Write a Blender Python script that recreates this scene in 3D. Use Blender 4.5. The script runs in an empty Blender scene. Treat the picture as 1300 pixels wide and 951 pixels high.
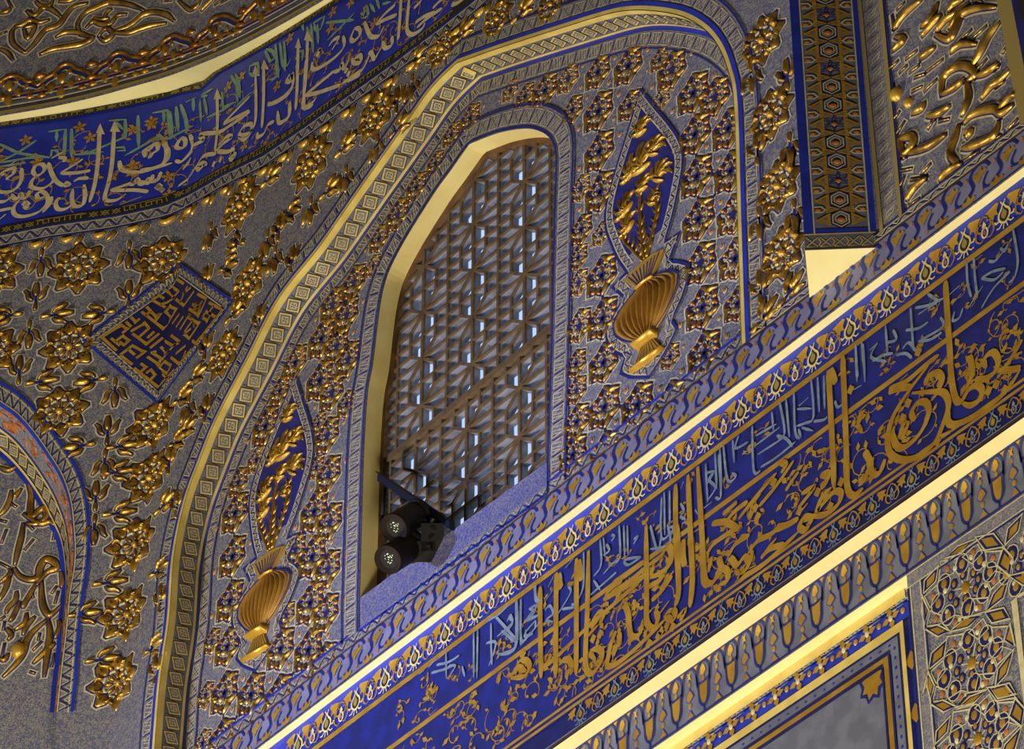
import bpy, math, random
from mathutils import Vector, Matrix
from mathutils.geometry import tessellate_polygon
random.seed(7)
SC = bpy.context.scene
COL = SC.collection
# ------------------------------------------------------------------ camera geometry (telephoto, looking up 40 degrees)
F = 4840.; CX, CY = 650., 475.5
EL = math.radians(40.0); TH = math.radians(38.6)
hx, hy = -math.cos(TH), math.sin(TH)
FW = Vector((hx*math.cos(EL), hy*math.cos(EL), math.sin(EL)))
RT = Vector((hy, -hx, 0.))
UP = RT.cross(FW)
CAM = Vector((7.2772, -5.6031, 1.6))
def ray(p):
    return FW + RT*((p[0]-CX)/F) - UP*((p[1]-CY)/F)

# ------------------------------------------------------------------ surfaces of the room: (s, z) -> 3D
class Aff:
    """plane O + s*A + z*B, normal N towards the room"""
    def __init__(self, O, A, B, off=0.):
        self.O, self.A, self.B = Vector(O), Vector(A), Vector(B)
        n = self.A.cross(self.B).normalized()
        self.N = n
        self.O = self.O + n*off
    def pt(self, s, z, d=0.):
        return self.O + self.A*s + self.B*z + self.N*d
    def hit(self, p):
        r = ray(p)
        t = (self.O-CAM).dot(self.N)/r.dot(self.N)
        q = CAM + r*t - self.O
        a, b = self.A, self.B
        aa, ab, bb = a.dot(a), a.dot(b), b.dot(b)
        qa, qb = q.dot(a), q.dot(b)
        D = aa*bb-ab*ab
        return ((qa*bb-qb*ab)/D, (qb*aa-qa*ab)/D)
    inv = hit
    def frame(self, s, z): return self
YM = -.10                                  # face of the main wall
YF = -.072                                 # inscription frieze
YG = -.02                                  # wall below
C0, CK, CZ = -1.560, .100, 10.80           # leaning corner line x = C0 - CK*(CZ-z)... on the main wall
PHI = math.radians(36.7)
def xc(z): return C0 + CK*(z-CZ)
class Fold:
    def __init__(self, off=0.):
        cp, sp = math.cos(PHI), math.sin(PHI)
        c0 = C0-CK*CZ
        self.M = Aff((0, YM, 0), (1, 0, 0), (0, 0, 1), off)
        self.L = Aff((c0*(1-cp), YM-c0*sp, 0), (cp, sp, 0), (CK*(1-cp), -CK*sp, 1), off)
    def pt(self, s, z, d=0.):
        return (self.M if s >= xc(z) else self.L).pt(s, z, d)
    def inv(self, p):
        s, z = self.M.hit(p)
        if s >= xc(z): return (s, z)
        return self.L.hit(p)
S1 = Fold()
LF = S1.L
T = Aff((0, 0, 0), (1, 0, 0), (0, 0, 1))            # recessed panel round the window
M = Aff((0, YM, 0), (1, 0, 0), (0, 0, 1))
FR = Aff((0, YF, 0), (1, 0, 0), (0, 0, 1))
G = Aff((0, YG, 0), (1, 0, 0), (0, 0, 1))
LI = Aff(LF.O, LF.A, LF.B, -.20)                    # recess of the neighbouring arch
for a in (T, M, FR, G, S1.M, S1.L, LI):
    assert a.N.dot(CAM-a.O) > 0
Z_LEDGE, Z_S1, Z_S2 = 8.430, 8.314, 7.572

def Q(o, sc, pts):                                  # reading taken on an enlargement with origin o and scale sc
    return [(o[0]+x/sc, o[1]+y/sc) for x, y in pts]

def cr(pts, n=6, closed=False):
    """Catmull-Rom through points"""
    m = len(pts)
    if m < 3 and not closed: return [tuple(p) for p in pts]
    out = []
    rng = range(m if closed else m-1)
    for i in rng:
        if closed: a, b, c, d = pts[(i-1) % m], pts[i], pts[(i+1) % m], pts[(i+2) % m]
        else: a, b, c, d = pts[max(i-1, 0)], pts[i], pts[i+1], pts[min(i+2, m-1)]
        for k in range(n):
            t = k/n; t2 = t*t; t3 = t2*t
            out.append(tuple(.5*((2*b[j])+(-a[j]+c[j])*t+(2*a[j]-5*b[j]+4*c[j]-d[j])*t2+(-a[j]+3*b[j]-3*c[j]+d[j])*t3) for j in range(2)))
    if not closed: out.append(tuple(pts[-1]))
    return out
def resample(path, step):
    L = [0.]
    for a, b in zip(path, path[1:]): L.append(L[-1]+math.hypot(b[0]-a[0], b[1]-a[1]))
    n = max(2, int(round(L[-1]/step))+1)
    out = []; j = 0
    for i in range(n):
        t = L[-1]*i/(n-1)
        while j < len(L)-2 and L[j+1] < t: j += 1
        f = (t-L[j])/max(1e-9, L[j+1]-L[j])
        a, b = path[j], path[j+1]
        out.append((a[0]+(b[0]-a[0])*f, a[1]+(b[1]-a[1])*f))
    return out
class Path:
    """band coordinates (u along, v to the left) over a path"""
    def __init__(self, pts, step=.012):
        self.p = resample(pts, step)
        self.L = [0.]
        for a, b in zip(self.p, self.p[1:]): self.L.append(self.L[-1]+math.hypot(b[0]-a[0], b[1]-a[1]))
        n = len(self.p); self.n = []
        for i in range(n):
            a, b = self.p[max(i-1, 0)], self.p[min(i+1, n-1)]
            l = math.hypot(b[0]-a[0], b[1]-a[1]) or 1e-9
            self.n.append((-(b[1]-a[1])/l, (b[0]-a[0])/l))
        self.len = self.L[-1]
    def at(self, u, v=0.):
        u = min(max(u, 0), self.len)
        n = len(self.p)-1
        i = min(int(u/self.len*n), n-1)
        while i > 0 and self.L[i] > u: i -= 1
        while i < n-1 and self.L[i+1] < u: i += 1
        f = (u-self.L[i])/max(1e-9, self.L[i+1]-self.L[i])
        a, b, na, nb = self.p[i], self.p[i+1], self.n[i], self.n[i+1]
        x, y = na[0]+(nb[0]-na[0])*f, na[1]+(nb[1]-na[1])*f
        return (a[0]+(b[0]-a[0])*f+x*v, a[1]+(b[1]-a[1])*f+y*v)
class PathSurf:
    """surface whose (s,z) are band coordinates of a path on another surface"""
    def __init__(self, S, path): self.S, self.P = S, path
    def pt(self, u, v, d=0.):
        a, b = self.P.at(u, v); return self.S.pt(a, b, d)
class Reveal:
    """the band that runs into the wall behind a path: (u, depth)"""
    def __init__(self, S, path, side=-1): self.S, self.P, self.side = S, path, side
    def pt(self, u, v, d=0.):
        a, b = self.P.at(u, d*self.side); return self.S.pt(a, b, -v)

# ------------------------------------------------------------------ mesh accumulator
class Acc:
    def __init__(self): self.v, self.f, self.m, self.s, self.mats = [], [], [], [], []
    def mi(self, mat):
        if mat not in self.mats: self.mats.append(mat)
        return self.mats.index(mat)
    def poly3(self, pts, mat, smooth=False):
        i = len(self.v); self.v += [tuple(p) for p in pts]
        self.f.append(tuple(range(i, i+len(pts)))); self.m.append(self.mi(mat)); self.s.append(smooth)
    def poly(self, S, pts, d, mat): self.poly3([S.pt(p[0], p[1], d) for p in pts], mat)
    def fill(self, S, pts, d, mat, holes=()):
        loops = [[Vector((p[0], p[1], 0)) for p in lp] for lp in [pts]+list(holes)]
        tri = tessellate_polygon(loops)
        flat = [p for lp in loops for p in lp]
        i = len(self.v); self.v += [tuple(S.pt(p[0], p[1], d)) for p in flat]
        k = self.mi(mat)
        for t in tri:
            a, b, c = (flat[j] for j in t)
            ar = (b[0]-a[0])*(c[1]-a[1])-(b[1]-a[1])*(c[0]-a[0])
            if abs(ar) < 1e-12: continue
            t = t if ar > 0 else (t[0], t[2], t[1])
            self.f.append(tuple(i+j for j in t)); self.m.append(k); self.s.append(False)
    def slab(self, S, pts, d0, d1, mat):
        """filled outline with real thickness"""
        self.fill(S, pts, d1, mat)
        n = len(pts); i = len(self.v); k = self.mi(mat)
        self.v += [tuple(S.pt(p[0], p[1], d0)) for p in pts]+[tuple(S.pt(p[0], p[1], d1)) for p in pts]
        for a in range(n):
            b = (a+1) % n
            self.f.append((i+a, i+b, i+n+b, i+n+a)); self.m.append(k); self.s.append(False)
    def line(self, S, pts, w, d, mat, closed=False, w1=None, miter=True):
        """painted line of width w; w1 = width at the end"""
        n = len(pts)
        if n < 2: return
        i = len(self.v); k = self.mi(mat)
        for j in range(n):
            if closed: a, b = pts[(j-1) % n], pts[(j+1) % n]
            else: a, b = pts[max(j-1, 0)], pts[min(j+1, n-1)]
            dx, dy = b[0]-a[0], b[1]-a[1]; l = math.hypot(dx, dy) or 1e-9
            nx, ny = -dy/l, dx/l
            e = pts[j]; sc = 1.
            if miter and 0 < j < n-1 or closed:
                q = pts[(j+1) % n]; ex, ey = q[0]-e[0], q[1]-e[1]; el = math.hypot(ex, ey) or 1e-9
                cs = abs(nx*(-ey/el)+ny*(ex/el)); sc = 1/max(cs, .5)
            ww = (w if w1 is None else w+(w1-w)*j/(n-1))*.5*sc
            self.v.append(tuple(S.pt(e[0]-nx*ww, e[1]-ny*ww, d))); self.v.append(tuple(S.pt(e[0]+nx*ww, e[1]+ny*ww, d)))
        for j in range(n if closed else n-1):
            a, b = 2*j, 2*((j+1) % n)
            self.f.append((i+a, i+b, i+b+1, i+a+1)); self.m.append(k); self.s.append(False)
    def pen(self, S, pts, w, d, mat, ang=.9, minw=.3, taper=True):
        """stroke of a broad-nibbed reed pen held at an angle"""
        n = len(pts); i = len(self.v); k = self.mi(mat)
        self.k = getattr(self, 'k', 0)+1; d = d+(self.k % 48)*3e-5
        for j in range(n):
            a, b = pts[max(j-1, 0)], pts[min(j+1, n-1)]
            dx, dy = b[0]-a[0], b[1]-a[1]; l = math.hypot(dx, dy) or 1e-9
            nx, ny = -dy/l, dx/l
            c = abs(nx*math.cos(ang)+ny*math.sin(ang))
            ww = w*.5*(minw+(1-minw)*c)
            if taper: 
                t = j/(n-1); ww *= min(1, .55+5*t, .35+6*(1-t))
            self.v.append(tuple(S.pt(pts[j][0]-nx*ww, pts[j][1]-ny*ww, d))); self.v.append(tuple(S.pt(pts[j][0]+nx*ww, pts[j][1]+ny*ww, d)))
        for j in range(n-1):
            self.f.append((i+2*j, i+2*j+2, i+2*j+3, i+2*j+1)); self.m.append(k); self.s.append(False)
    def ridge(self, S, pts, w, h, mat, d0=0., prof=None, rim=None, rimw=.006):
        """raised, rounded stroke of gilded gesso; prof(t) gives relative width"""
        n = len(pts)
        if n < 2: return
        if prof is None: prof = lambda t: max(.12, math.sin(math.pi*min(1, max(0, .06+.9*t)))**.6)
        i = len(self.v); k = self.mi(mat)
        cs = ((-1, 0), (-.8, .55), (-.35, .93), (.1, 1), (.6, .75), (1, 0))
        m = len(cs)
        for j in range(n):
            a, b = pts[max(j-1, 0)], pts[min(j+1, n-1)]
            dx, dy = b[0]-a[0], b[1]-a[1]; l = math.hypot(dx, dy) or 1e-9
            nx, ny = -dy/l, dx/l
            q = prof(j/(n-1)); ww = w*.5*q; hh = h*min(1, q*1.1)
            for c, e in cs:
                self.v.append(tuple(S.pt(pts[j][0]+nx*ww*c, pts[j][1]+ny*ww*c, d0+hh*e)))
        for j in range(n-1):
            for c in range(m-1):
                a = i+j*m+c
                self.f.append((a, a+m, a+m+1, a+1)); self.m.append(k); self.s.append(True)
        self.f.append(tuple(i+c for c in range(m))); self.m.append(k); self.s.append(True)
        self.f.append(tuple(i+(n-1)*m+c for c in reversed(range(m)))); self.m.append(k); self.s.append(True)
        if rim:
            # painted outlines round the stroke: blue next to the gold, pale outside
            for (g, mt, dd) in ((rimw, rim[1], .0016), (rimw*.42, rim[0], .0022)):
                a0, a1 = [], []
                for j in range(n):
                    a, b = pts[max(j-1, 0)], pts[min(j+1, n-1)]
                    dx, dy = b[0]-a[0], b[1]-a[1]; l = math.hypot(dx, dy) or 1e-9
                    nx, ny = -dy/l, dx/l; tx, ty = dx/l, dy/l
                    q = prof(j/(n-1)); ww = w*.5*q+g
                    e = -g*.8 if j == 0 else (g*.8 if j == n-1 else 0)
                    a0.append((pts[j][0]-nx*ww+tx*e, pts[j][1]-ny*ww+ty*e)); a1.append((pts[j][0]+nx*ww+tx*e, pts[j][1]+ny*ww+ty*e))
                ii = len(self.v); kk = self.mi(mt)
                for x, y in zip(a0, a1): self.v.append(tuple(S.pt(x[0], x[1], dd))); self.v.append(tuple(S.pt(y[0], y[1], dd)))
                for j in range(n-1):
                    if isinstance(S, Fold):         # do not bridge the room corner with flat paint
                        sg = [x[0] >= xc(x[1]) for x in (a0[j], a1[j], a0[j+1], a1[j+1])]
                        if any(sg) and not all(sg): continue
                    self.f.append((ii+2*j, ii+2*j+2, ii+2*j+3, ii+2*j+1)); self.m.append(kk); self.s.append(False)
    def dome(self, S, c, rx, rz, h, mat, d0=0., n=10):
        i = len(self.v); k = self.mi(mat)
        rings = ((1, 0), (.85, .6), (.5, .92))
        for r, e in rings:
            for a in range(n):
                t = 2*math.pi*a/n
                self.v.append(tuple(S.pt(c[0]+rx*r*math.cos(t), c[1]+rz*r*math.sin(t), d0+h*e)))
        self.v.append(tuple(S.pt(c[0], c[1], d0+h)))
        for q in range(2):
            for a in range(n):
                b = (a+1) % n
                self.f.append((i+q*n+a, i+q*n+b, i+(q+1)*n+b, i+(q+1)*n+a)); self.m.append(k); self.s.append(True)
        for a in range(n):
            b = (a+1) % n
            self.f.append((i+2*n+a, i+2*n+b, i+3*n)); self.m.append(k); self.s.append(True)
    def tri3(self, a, b, c, mat): self.poly3([a, b, c], mat)
    def box(self, o, ax, ay, az, mat):
        """box from corner o with edge vectors"""
        o, ax, ay, az = map(Vector, (o, ax, ay, az))
        p = [o, o+ax, o+ax+ay, o+ay]; q = [x+az for x in p]
        for f in ((p[3], p[2], p[1], p[0]), (q[0], q[1], q[2], q[3]), (p[0], p[1], q[1], q[0]), (p[1], p[2], q[2], q[1]), (p[2], p[3], q[3], q[2]), (p[3], p[0], q[0], q[3])):
            self.poly3(f, mat)
    def tube(self, c0, c1, r0, r1, mat, n=28, cap0=True, cap1=True):
        c0, c1 = Vector(c0), Vector(c1); ax = (c1-c0).normalized()
        u = ax.cross(Vector((0, 0, 1))).normalized(); w = ax.cross(u)
        i = len(self.v); k = self.mi(mat)
        for c, r in ((c0, r0), (c1, r1)):
            for a in range(n):
                t = 2*math.pi*a/n; self.v.append(tuple(c+u*math.cos(t)*r+w*math.sin(t)*r))
        for a in range(n):
            b = (a+1) % n; self.f.append((i+a, i+b, i+n+b, i+n+a)); self.m.append(k); self.s.append(True)
        if cap0: self.f.append(tuple(i+a for a in reversed(range(n)))); self.m.append(k); self.s.append(False)
        if cap1: self.f.append(tuple(i+n+a for a in range(n))); self.m.append(k); self.s.append(False)
    def build(self, name, parent=None, **props):
        me = bpy.data.meshes.new(name)
        me.from_pydata(self.v, [], self.f)
        for m in self.mats: me.materials.append(m)
        me.polygons.foreach_set('material_index', self.m)
        me.polygons.foreach_set('use_smooth', self.s)
        me.update()
        o = bpy.data.objects.new(name, me); COL.objects.link(o)
        if parent:
            o.parent = parent; o.matrix_parent_inverse = parent.matrix_world.inverted()
            if parent.type == 'EMPTY' : o.matrix_parent_inverse = Matrix.Translation(-parent.location)
        for k2, v2 in props.items(): o[k2] = v2
        return o
def thing(name, label, cat, loc, group=None):
    o = bpy.data.objects.new(name, None); COL.objects.link(o); o.location = loc
    o.empty_display_size = .05
    o['label'] = label; o['category'] = cat
    if group: o['group'] = group
    return o
def structure(a, name): return a.build(name, kind='structure')

# ------------------------------------------------------------------ materials
def lin(c):
    f = lambda x: x/12.92 if x <= .04045 else ((x+.055)/1.055)**2.4
    return tuple(f(x/255.) for x in c)+(1.,)
def mat(name, col, rough=.6, metal=0., col2=None, scale=30., bump=0., lo=.4, hi=.6, bscale=None, spec=.5):
    m = bpy.data.materials.new(name); m.use_nodes = True
    nt = m.node_tree; b = nt.nodes['Principled BSDF']
    b.inputs['Roughness'].default_value = rough; b.inputs['Metallic'].default_value = metal
    b.inputs['Specular IOR Level'].default_value = spec
    b.inputs['Base Color'].default_value = lin(col)
    tc = nt.nodes.new('ShaderNodeTexCoord')
    if col2:
        n = nt.nodes.new('ShaderNodeTexNoise'); n.inputs['Scale'].default_value = scale; n.inputs['Detail'].default_value = 4
        r = nt.nodes.new('ShaderNodeValToRGB'); r.color_ramp.elements[0].position = lo; r.color_ramp.elements[1].position = hi
        r.color_ramp.elements[0].color = lin(col); r.color_ramp.elements[1].color = lin(col2)
        nt.links.new(tc.outputs['Object'], n.inputs['Vector']); nt.links.new(n.outputs['Fac'], r.inputs['Fac']); nt.links.new(r.outputs['Color'], b.inputs['Base Color'])
    if bump:
        n = nt.nodes.new('ShaderNodeTexNoise'); n.inputs['Scale'].default_value = bscale or scale*2; n.inputs['Detail'].default_value = 3
        bp = nt.nodes.new('ShaderNodeBump'); bp.inputs['Strength'].default_value = bump; bp.inputs['Distance'].default_value = .004
        nt.links.new(tc.outputs['Object'], n.inputs['Vector']); nt.links.new(n.outputs['Fac'], bp.inputs['Height']); nt.links.new(bp.outputs['Normal'], b.inputs['Normal'])
    return m
def scroll_mat(name, base, c_blue, c_pale, scale=70., wid=.05, amt=.6):
    """plaster covered with very fine painted scrolls: thin curling blue and pale lines on grey"""
    m = bpy.data.materials.new(name); m.use_nodes = True
    nt = m.node_tree; N, Lk = nt.nodes.new, nt.links.new
    b = nt.nodes['Principled BSDF']; b.inputs['Roughness'].default_value = .62
    tc = N('ShaderNodeTexCoord')
    n = N('ShaderNodeTexNoise'); n.inputs['Scale'].default_value = scale*.9; n.inputs['Detail'].default_value = 1; n.inputs['Distortion'].default_value = 1.5
    Lk(tc.outputs['Object'], n.inputs['Vector'])
    def contour(level, w):
        s = N('ShaderNodeMath'); s.operation = 'SUBTRACT'; Lk(n.outputs['Fac'], s.inputs[0]); s.inputs[1].default_value = level
        a = N('ShaderNodeMath'); a.operation = 'ABSOLUTE'; Lk(s.outputs[0], a.inputs[0])
        l = N('ShaderNodeMath'); l.operation = 'LESS_THAN'; Lk(a.outputs[0], l.inputs[0]); l.inputs[1].default_value = w
        return l
    big = N('ShaderNodeTexNoise'); big.inputs['Scale'].default_value = 3.; big.inputs['Detail'].default_value = 5
    Lk(tc.outputs['Object'], big.inputs['Vector'])
    mb = N('ShaderNodeMix'); mb.data_type = 'RGBA'; Lk(big.outputs['Fac'], mb.inputs['Factor'])
    mb.inputs['A'].default_value = tuple(c*.8 for c in lin(base)[:3])+(1,); mb.inputs['B'].default_value = tuple(c*1.2 for c in lin(base)[:3])+(1,)
    prev = mb.outputs['Result']
    for lv, col in ((.45, c_blue), (.55, c_pale), (.36, c_blue), (.64, c_pale)):
        c = contour(lv, wid*.5)
        k = N('ShaderNodeMath'); k.operation = 'MULTIPLY'; Lk(c.outputs[0], k.inputs[0]); k.inputs[1].default_value = amt
        x = N('ShaderNodeMix'); x.data_type = 'RGBA'; Lk(k.outputs[0], x.inputs['Factor']); Lk(prev, x.inputs['A']); x.inputs['B'].default_value = lin(col)
        prev = x.outputs['Result']
    Lk(prev, b.inputs['Base Color'])
    bp = N('ShaderNodeBump'); bp.inputs['Strength'].default_value = .25; bp.inputs['Distance'].default_value = .003
    Lk(n.outputs['Fac'], bp.inputs['Height']); Lk(bp.outputs['Normal'], b.inputs['Normal'])
    return m
GREY = scroll_mat('painted_plaster', (112, 111, 122), (46, 56, 126), (178, 168, 138), scale=105., wid=.055, amt=.62)
GREYF = scroll_mat('painted_band', (122, 118, 124), (66, 74, 140), (190, 180, 145), scale=110., amt=.5)
SILLM = scroll_mat('speckled_sill', (98, 98, 132), (46, 56, 150), (150, 142, 136), scale=170., wid=.09, amt=.75)
def gold_mat(name, c1, c2, c3, rough=.3, metal=.9, bump=.25, scale=22., bscale=60.):
    m = mat(name, c1, rough, metal, c2, scale, bump, .35, .62, bscale)
    nt = m.node_tree
    r = [n for n in nt.nodes if n.type == 'VALTORGB'][0]
    e = r.color_ramp.elements.new(.75); e.color = lin(c3)
    return m
GOLD = gold_mat('gilded_gesso', (130, 94, 30), (198, 154, 56), (150, 84, 32), .35, .65)
GOLDD = gold_mat('gilded_gesso_red', (126, 80, 28), (186, 130, 44), (158, 64, 30), .35, .65)
GOLDP = mat('ochre_gilding', (172, 128, 38), .45, .3, (192, 150, 54), 14., .1)
GOLDL = mat('bright_gilding', (200, 150, 46), .38, .4, (216, 170, 62), 20., .1)
BOWLG = mat('bowl_gilding', (158, 112, 40), .45, .35, (182, 132, 50), 14., .1)
ORANGE = mat('orange_paint', (186, 116, 50), .6, 0, (170, 95, 45), 30.)
CREAM = mat('cream_paint', (232, 212, 140), .6, 0, (224, 200, 124), 6., .05)
SOFF = mat('cream_soffit', (240, 226, 160), .6, 0, (236, 220, 150), 8., .03)
CREAML = mat('pale_line', (214, 202, 156), .6, 0, (196, 184, 138), 40.)
YEL = mat('yellow_moulding', (226, 200, 110), .5, 0, (206, 178, 88), 10.)
BLUE = mat('ultramarine_paint', (34, 56, 184), .5, 0, (28, 44, 156), 9.)
BLUED = mat('dark_blue_paint', (30, 38, 122), .5, 0, (26, 32, 96), 14.)
NAVY = mat('navy_ground', (28, 32, 100), .5, 0, (22, 26, 78), 12.)
BEIGE = mat('beige_ink', (222, 204, 156), .6, 0, (202, 184, 138), 30.)
GREEN = mat('green_ink', (138, 172, 142), .6, 0, (118, 154, 126), 30.)
GREYB = mat('grey_blue_ink', (128, 142, 156), .6, 0, (106, 120, 134), 30.)
BLACK = mat('black_ground', (34, 30, 22), .6)
OLIVE = mat('old_gold_lines', (150, 130, 70), .6)
GREYP = mat('grey_paint', (116, 118, 132), .6, 0, (100, 102, 116), 16., .05)
LAV = mat('lavender_paint', (128, 126, 152), .6, 0, (114, 112, 140), 10., .05)
SHOR = mat('brown_outline', (70, 44, 20), .6)
WOOD = mat('lattice_wood', (104, 80, 46), .75, 0, (84, 62, 34), 25., .3)
WOODB = mat('brown_frame_wood', (112, 76, 34), .7, 0, (84, 54, 24), 14., .3)
LATS = mat('lattice_sides_daylit', (132, 130, 138), .7, 0, (104, 100, 106), 18., .2)  # daylight falling on the slat sides is put into this grey
IRON = mat('black_metal', (20, 17, 13), .6, 0, (28, 23, 17), 20., .05, spec=.2)
IRONR = mat('brown_lamp_rim', (38, 28, 17), .7, spec=.15)
GLASSD = mat('dark_lens', (30, 22, 14), .7, spec=.15)
STEEL = mat('bracket_blue_grey', (24, 28, 48), .5, .3)
OUTER = mat('outer_wall_plaster', (150, 146, 140), .8)
def glint():  # faint emission stands in for greenish glints on the LED cluster
    m = bpy.data.materials.new('led_glint'); m.use_nodes = True; b = m.node_tree.nodes['Principled BSDF']
    b.inputs['Base Color'].default_value = (.5, .6, .3, 1); b.inputs['Emission Color'].default_value = (.75, .9, .4, 1); b.inputs['Emission Strength'].default_value = .55
    b.inputs['Roughness'].default_value = .2
    return m
LED_GLINT = glint()
RIM = (BLUED, CREAML)

# ------------------------------------------------------------------ band patterns
def zigzag(a, P, v0, v1, d=.004, per=.035, u0=0, u1=None, edge=True, c=None, inner=True, lw=.0034):
    S = P; u1 = P.P.len if u1 is None else u1
    n = max(1, int(round((u1-u0)/per))); per = (u1-u0)/n
    for i in range(n):
        x = u0+i*per; h = v1-v0
        a.line(S, [(x, v0+h*.08), (x+per*.5, v1-h*.08)], lw, d, c or BLUED)
        a.line(S, [(x+per*.5, v1-h*.08), (x+per, v0+h*.08)], lw, d, c or BLUED)
        if inner:
            a.line(S, [(x+per*.22, v0+h*.12), (x+per*.5, v1-h*.35), (x+per*.78, v0+h*.12), (x+per*.22, v0+h*.12)], .003, d, CREAML, miter=False)
            a.line(S, [(x-per*.25, v1-h*.1), (x, v0+h*.35), (x+per*.25, v1-h*.1)], .003, d, CREAML)
    if edge:
        m = max(2, int((u1-u0)/.03))
        for v in (v0, v1):
            a.line(S, [(u0+(u1-u0)*j/m, v) for j in range(m+1)], .0035, d, CREAML)
def strip(a, S, u0, u1, v0, v1, d, m, step=.02):
    n = max(1, int((u1-u0)/step))
    i = len(a.v); k = a.mi(m)
    for j in range(n+1):
        u = u0+(u1-u0)*j/n
        a.v.append(tuple(S.pt(u, v0, d))); a.v.append(tuple(S.pt(u, v1, d)))
    for j in range(n):
        a.f.append((i+2*j, i+2*j+2, i+2*j+3, i+2*j+1)); a.m.append(k); a.s.append(False)
def hatch(a, S, v0, v1, d=.004, per=.05, u0=0, u1=None):
    """row of squares scratched with slanting lines, short blue dash between squares"""
    u1 = S.P.len if u1 is None else u1
    n = max(1, int(round((u1-u0)/per))); per = (u1-u0)/n; h = v1-v0
    for i in range(n):
        x = u0+i*per
        a.line(S, [(x, v0+h*.15), (x+per*.06, v1-h*.15)],   .0055, d, BLUED)
        for q in (.15, .85): a.line(S, [(x+per*q, v0+h*.1), (x+per*q, v1-h*.1)], .003, d, CREAML)
        a.line(S, [(x+per*.15, v0+h*.1), (x+per*.85, v0+h*.1)], .003, d, CREAML)
        a.line(S, [(x+per*.15, v1-h*.1), (x+per*.85, v1-h*.1)], .003, d, CREAML)
        for q in (.2, .45, .62):
            a.line(S, [(x+per*q, v0+h*.15), (x+per*(q+.22), v1-h*.2)], .003, d, CREAML)
        a.line(S, [(x+per*.2, v1-h*.2), (x+per*.8, v0+h*.2)], .002, d, BLUED)
def tiles(a, S, v0, v1, d=.003, per=.06, u0=0, u1=None, pale=None, dark=None, gnd=None):
    """yellow squares and grey triangles in a row"""
    pale, dark, gnd = pale or YEL, dark or SHOR, gnd or GREYP
    u1 = S.P.len if u1 is None else u1
    n = max(1, int(round((u1-u0)/per))); per = (u1-u0)/n; h = v1-v0; c = (v0+v1)/2
    for i in range(n):
        x = u0+(i+.5)*per; r = h*.5; g = per*.5
        sq = lambda k: [(x-g*k*.55, c-r*k), (x+g*k, c-r*k*.45), (x+g*k*.55, c+r*k), (x-g*k, c+r*k*.45)]
        a.line(S, sq(.98), .0024, d+.0010, dark, closed=True)
        a.poly(S, sq(.97), d+.0008, pale); a.poly(S, sq(.74), d+.0016, gnd)
        a.line(S, sq(.42), .0024, d+.0024, pale, closed=True)
        for p in ((-.3, 0), (.3, 0), (0, .3), (0, -.3)):
            a.line(S, [(x+g*p[0]*.2, c+r*p[1]*.2), (x+g*p[0]*1.6, c+r*p[1]*1.6)], .0022, d+.0028, pale)
        a.line(S, [(x+g, c-r*.9), (x+g, c+r*.9)], .0024, d+.0004, dark)
def vline(a, S, v, w, m, d=.004, u0=0, u1=None, step=.02):
    u1 = S.P.len if u1 is None else u1
    strip(a, S, u0, u1, v-w/2, v+w/2, d, m, step)
def cutm(poly, f):
    """keep the part of a convex polygon where f(p) >= 0"""
    out = []
    for i in range(len(poly)):
        a, b = poly[i], poly[(i+1) % len(poly)]; fa, fb = f(a), f(b)
        if fa >= 0: out.append(a)
        if (fa >= 0) != (fb >= 0):
            t = fa/(fa-fb); out.append((a[0]+(b[0]-a[0])*t, a[1]+(b[1]-a[1])*t))
    return out
def inside(p, poly):
    r = False; n = len(poly)
    for i in range(n):
        a, b = poly[i], poly[(i+1) % n]
        if (a[1] > p[1]) != (b[1] > p[1]) and p[0] < (b[0]-a[0])*(p[1]-a[1])/(b[1]-a[1])+a[0]: r = not r
    return r
def pdist(p, path): return min(math.hypot(p[0]-q[0], p[1]-q[1]) for q in path)
def ccw(p):
    ar = sum(p[i][0]*p[(i+1) % len(p)][1]-p[(i+1) % len(p)][0]*p[i][1] for i in range(len(p)))
    return p if ar > 0 else p[::-1]

# =================================================================== MAIN WALL, with the arched opening
def inv(S, pts): return [S.inv(p) for p in pts]
E_px = [(206,861),(217,787),(223,706),(237,638),(256,585),(278,531),(315,460),(355,382),(406,317),(437,273),(464,234),(515,162),(548,115),(582,81)]
E2_px = [(582,81),(633,63),(701,41),(769,20),(802,14),(836,15),(870,22),(897,38),(915,60),(927,90),(935,135),(939.5,280),(943.6,405)]
e1 = [(-1.468, Z_LEDGE), (-1.468, 8.70)] + inv(M, E_px)
e2 = inv(M, E2_px) + [(1.412, Z_LEDGE)]
ARCH = resample(cr(e1, 5)+cr(e2, 5)[1:], .015)
AP = Path(ARCH, .015)
APM, APT = PathSurf(M, AP), PathSurf(T, AP)          # v>0 is outside the opening (left of the upward path)
# window opening in the recessed panel
C_px = [(457,760),(462,584),(467,500),(474,460),(486,371),(506,320),(548.5,250),(572,217),(596,183)]
C2_px = [(596,183),(633,169),(667,163.5),(687,167.5),(700,177),(706,192),(707,215),(705,270),(701,439),(696,586)]
c1, c2 = inv(T, C_px), inv(T, C2_px)
WIN = resample(cr(c1, 5)+cr(c2, 5)[1:], .012)
WP = Path(WIN, .012)
ZW = WIN[0][1]; ZW2 = WIN[-1][1]
sill = inv(T, [(457,802),(696,628)])

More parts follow.
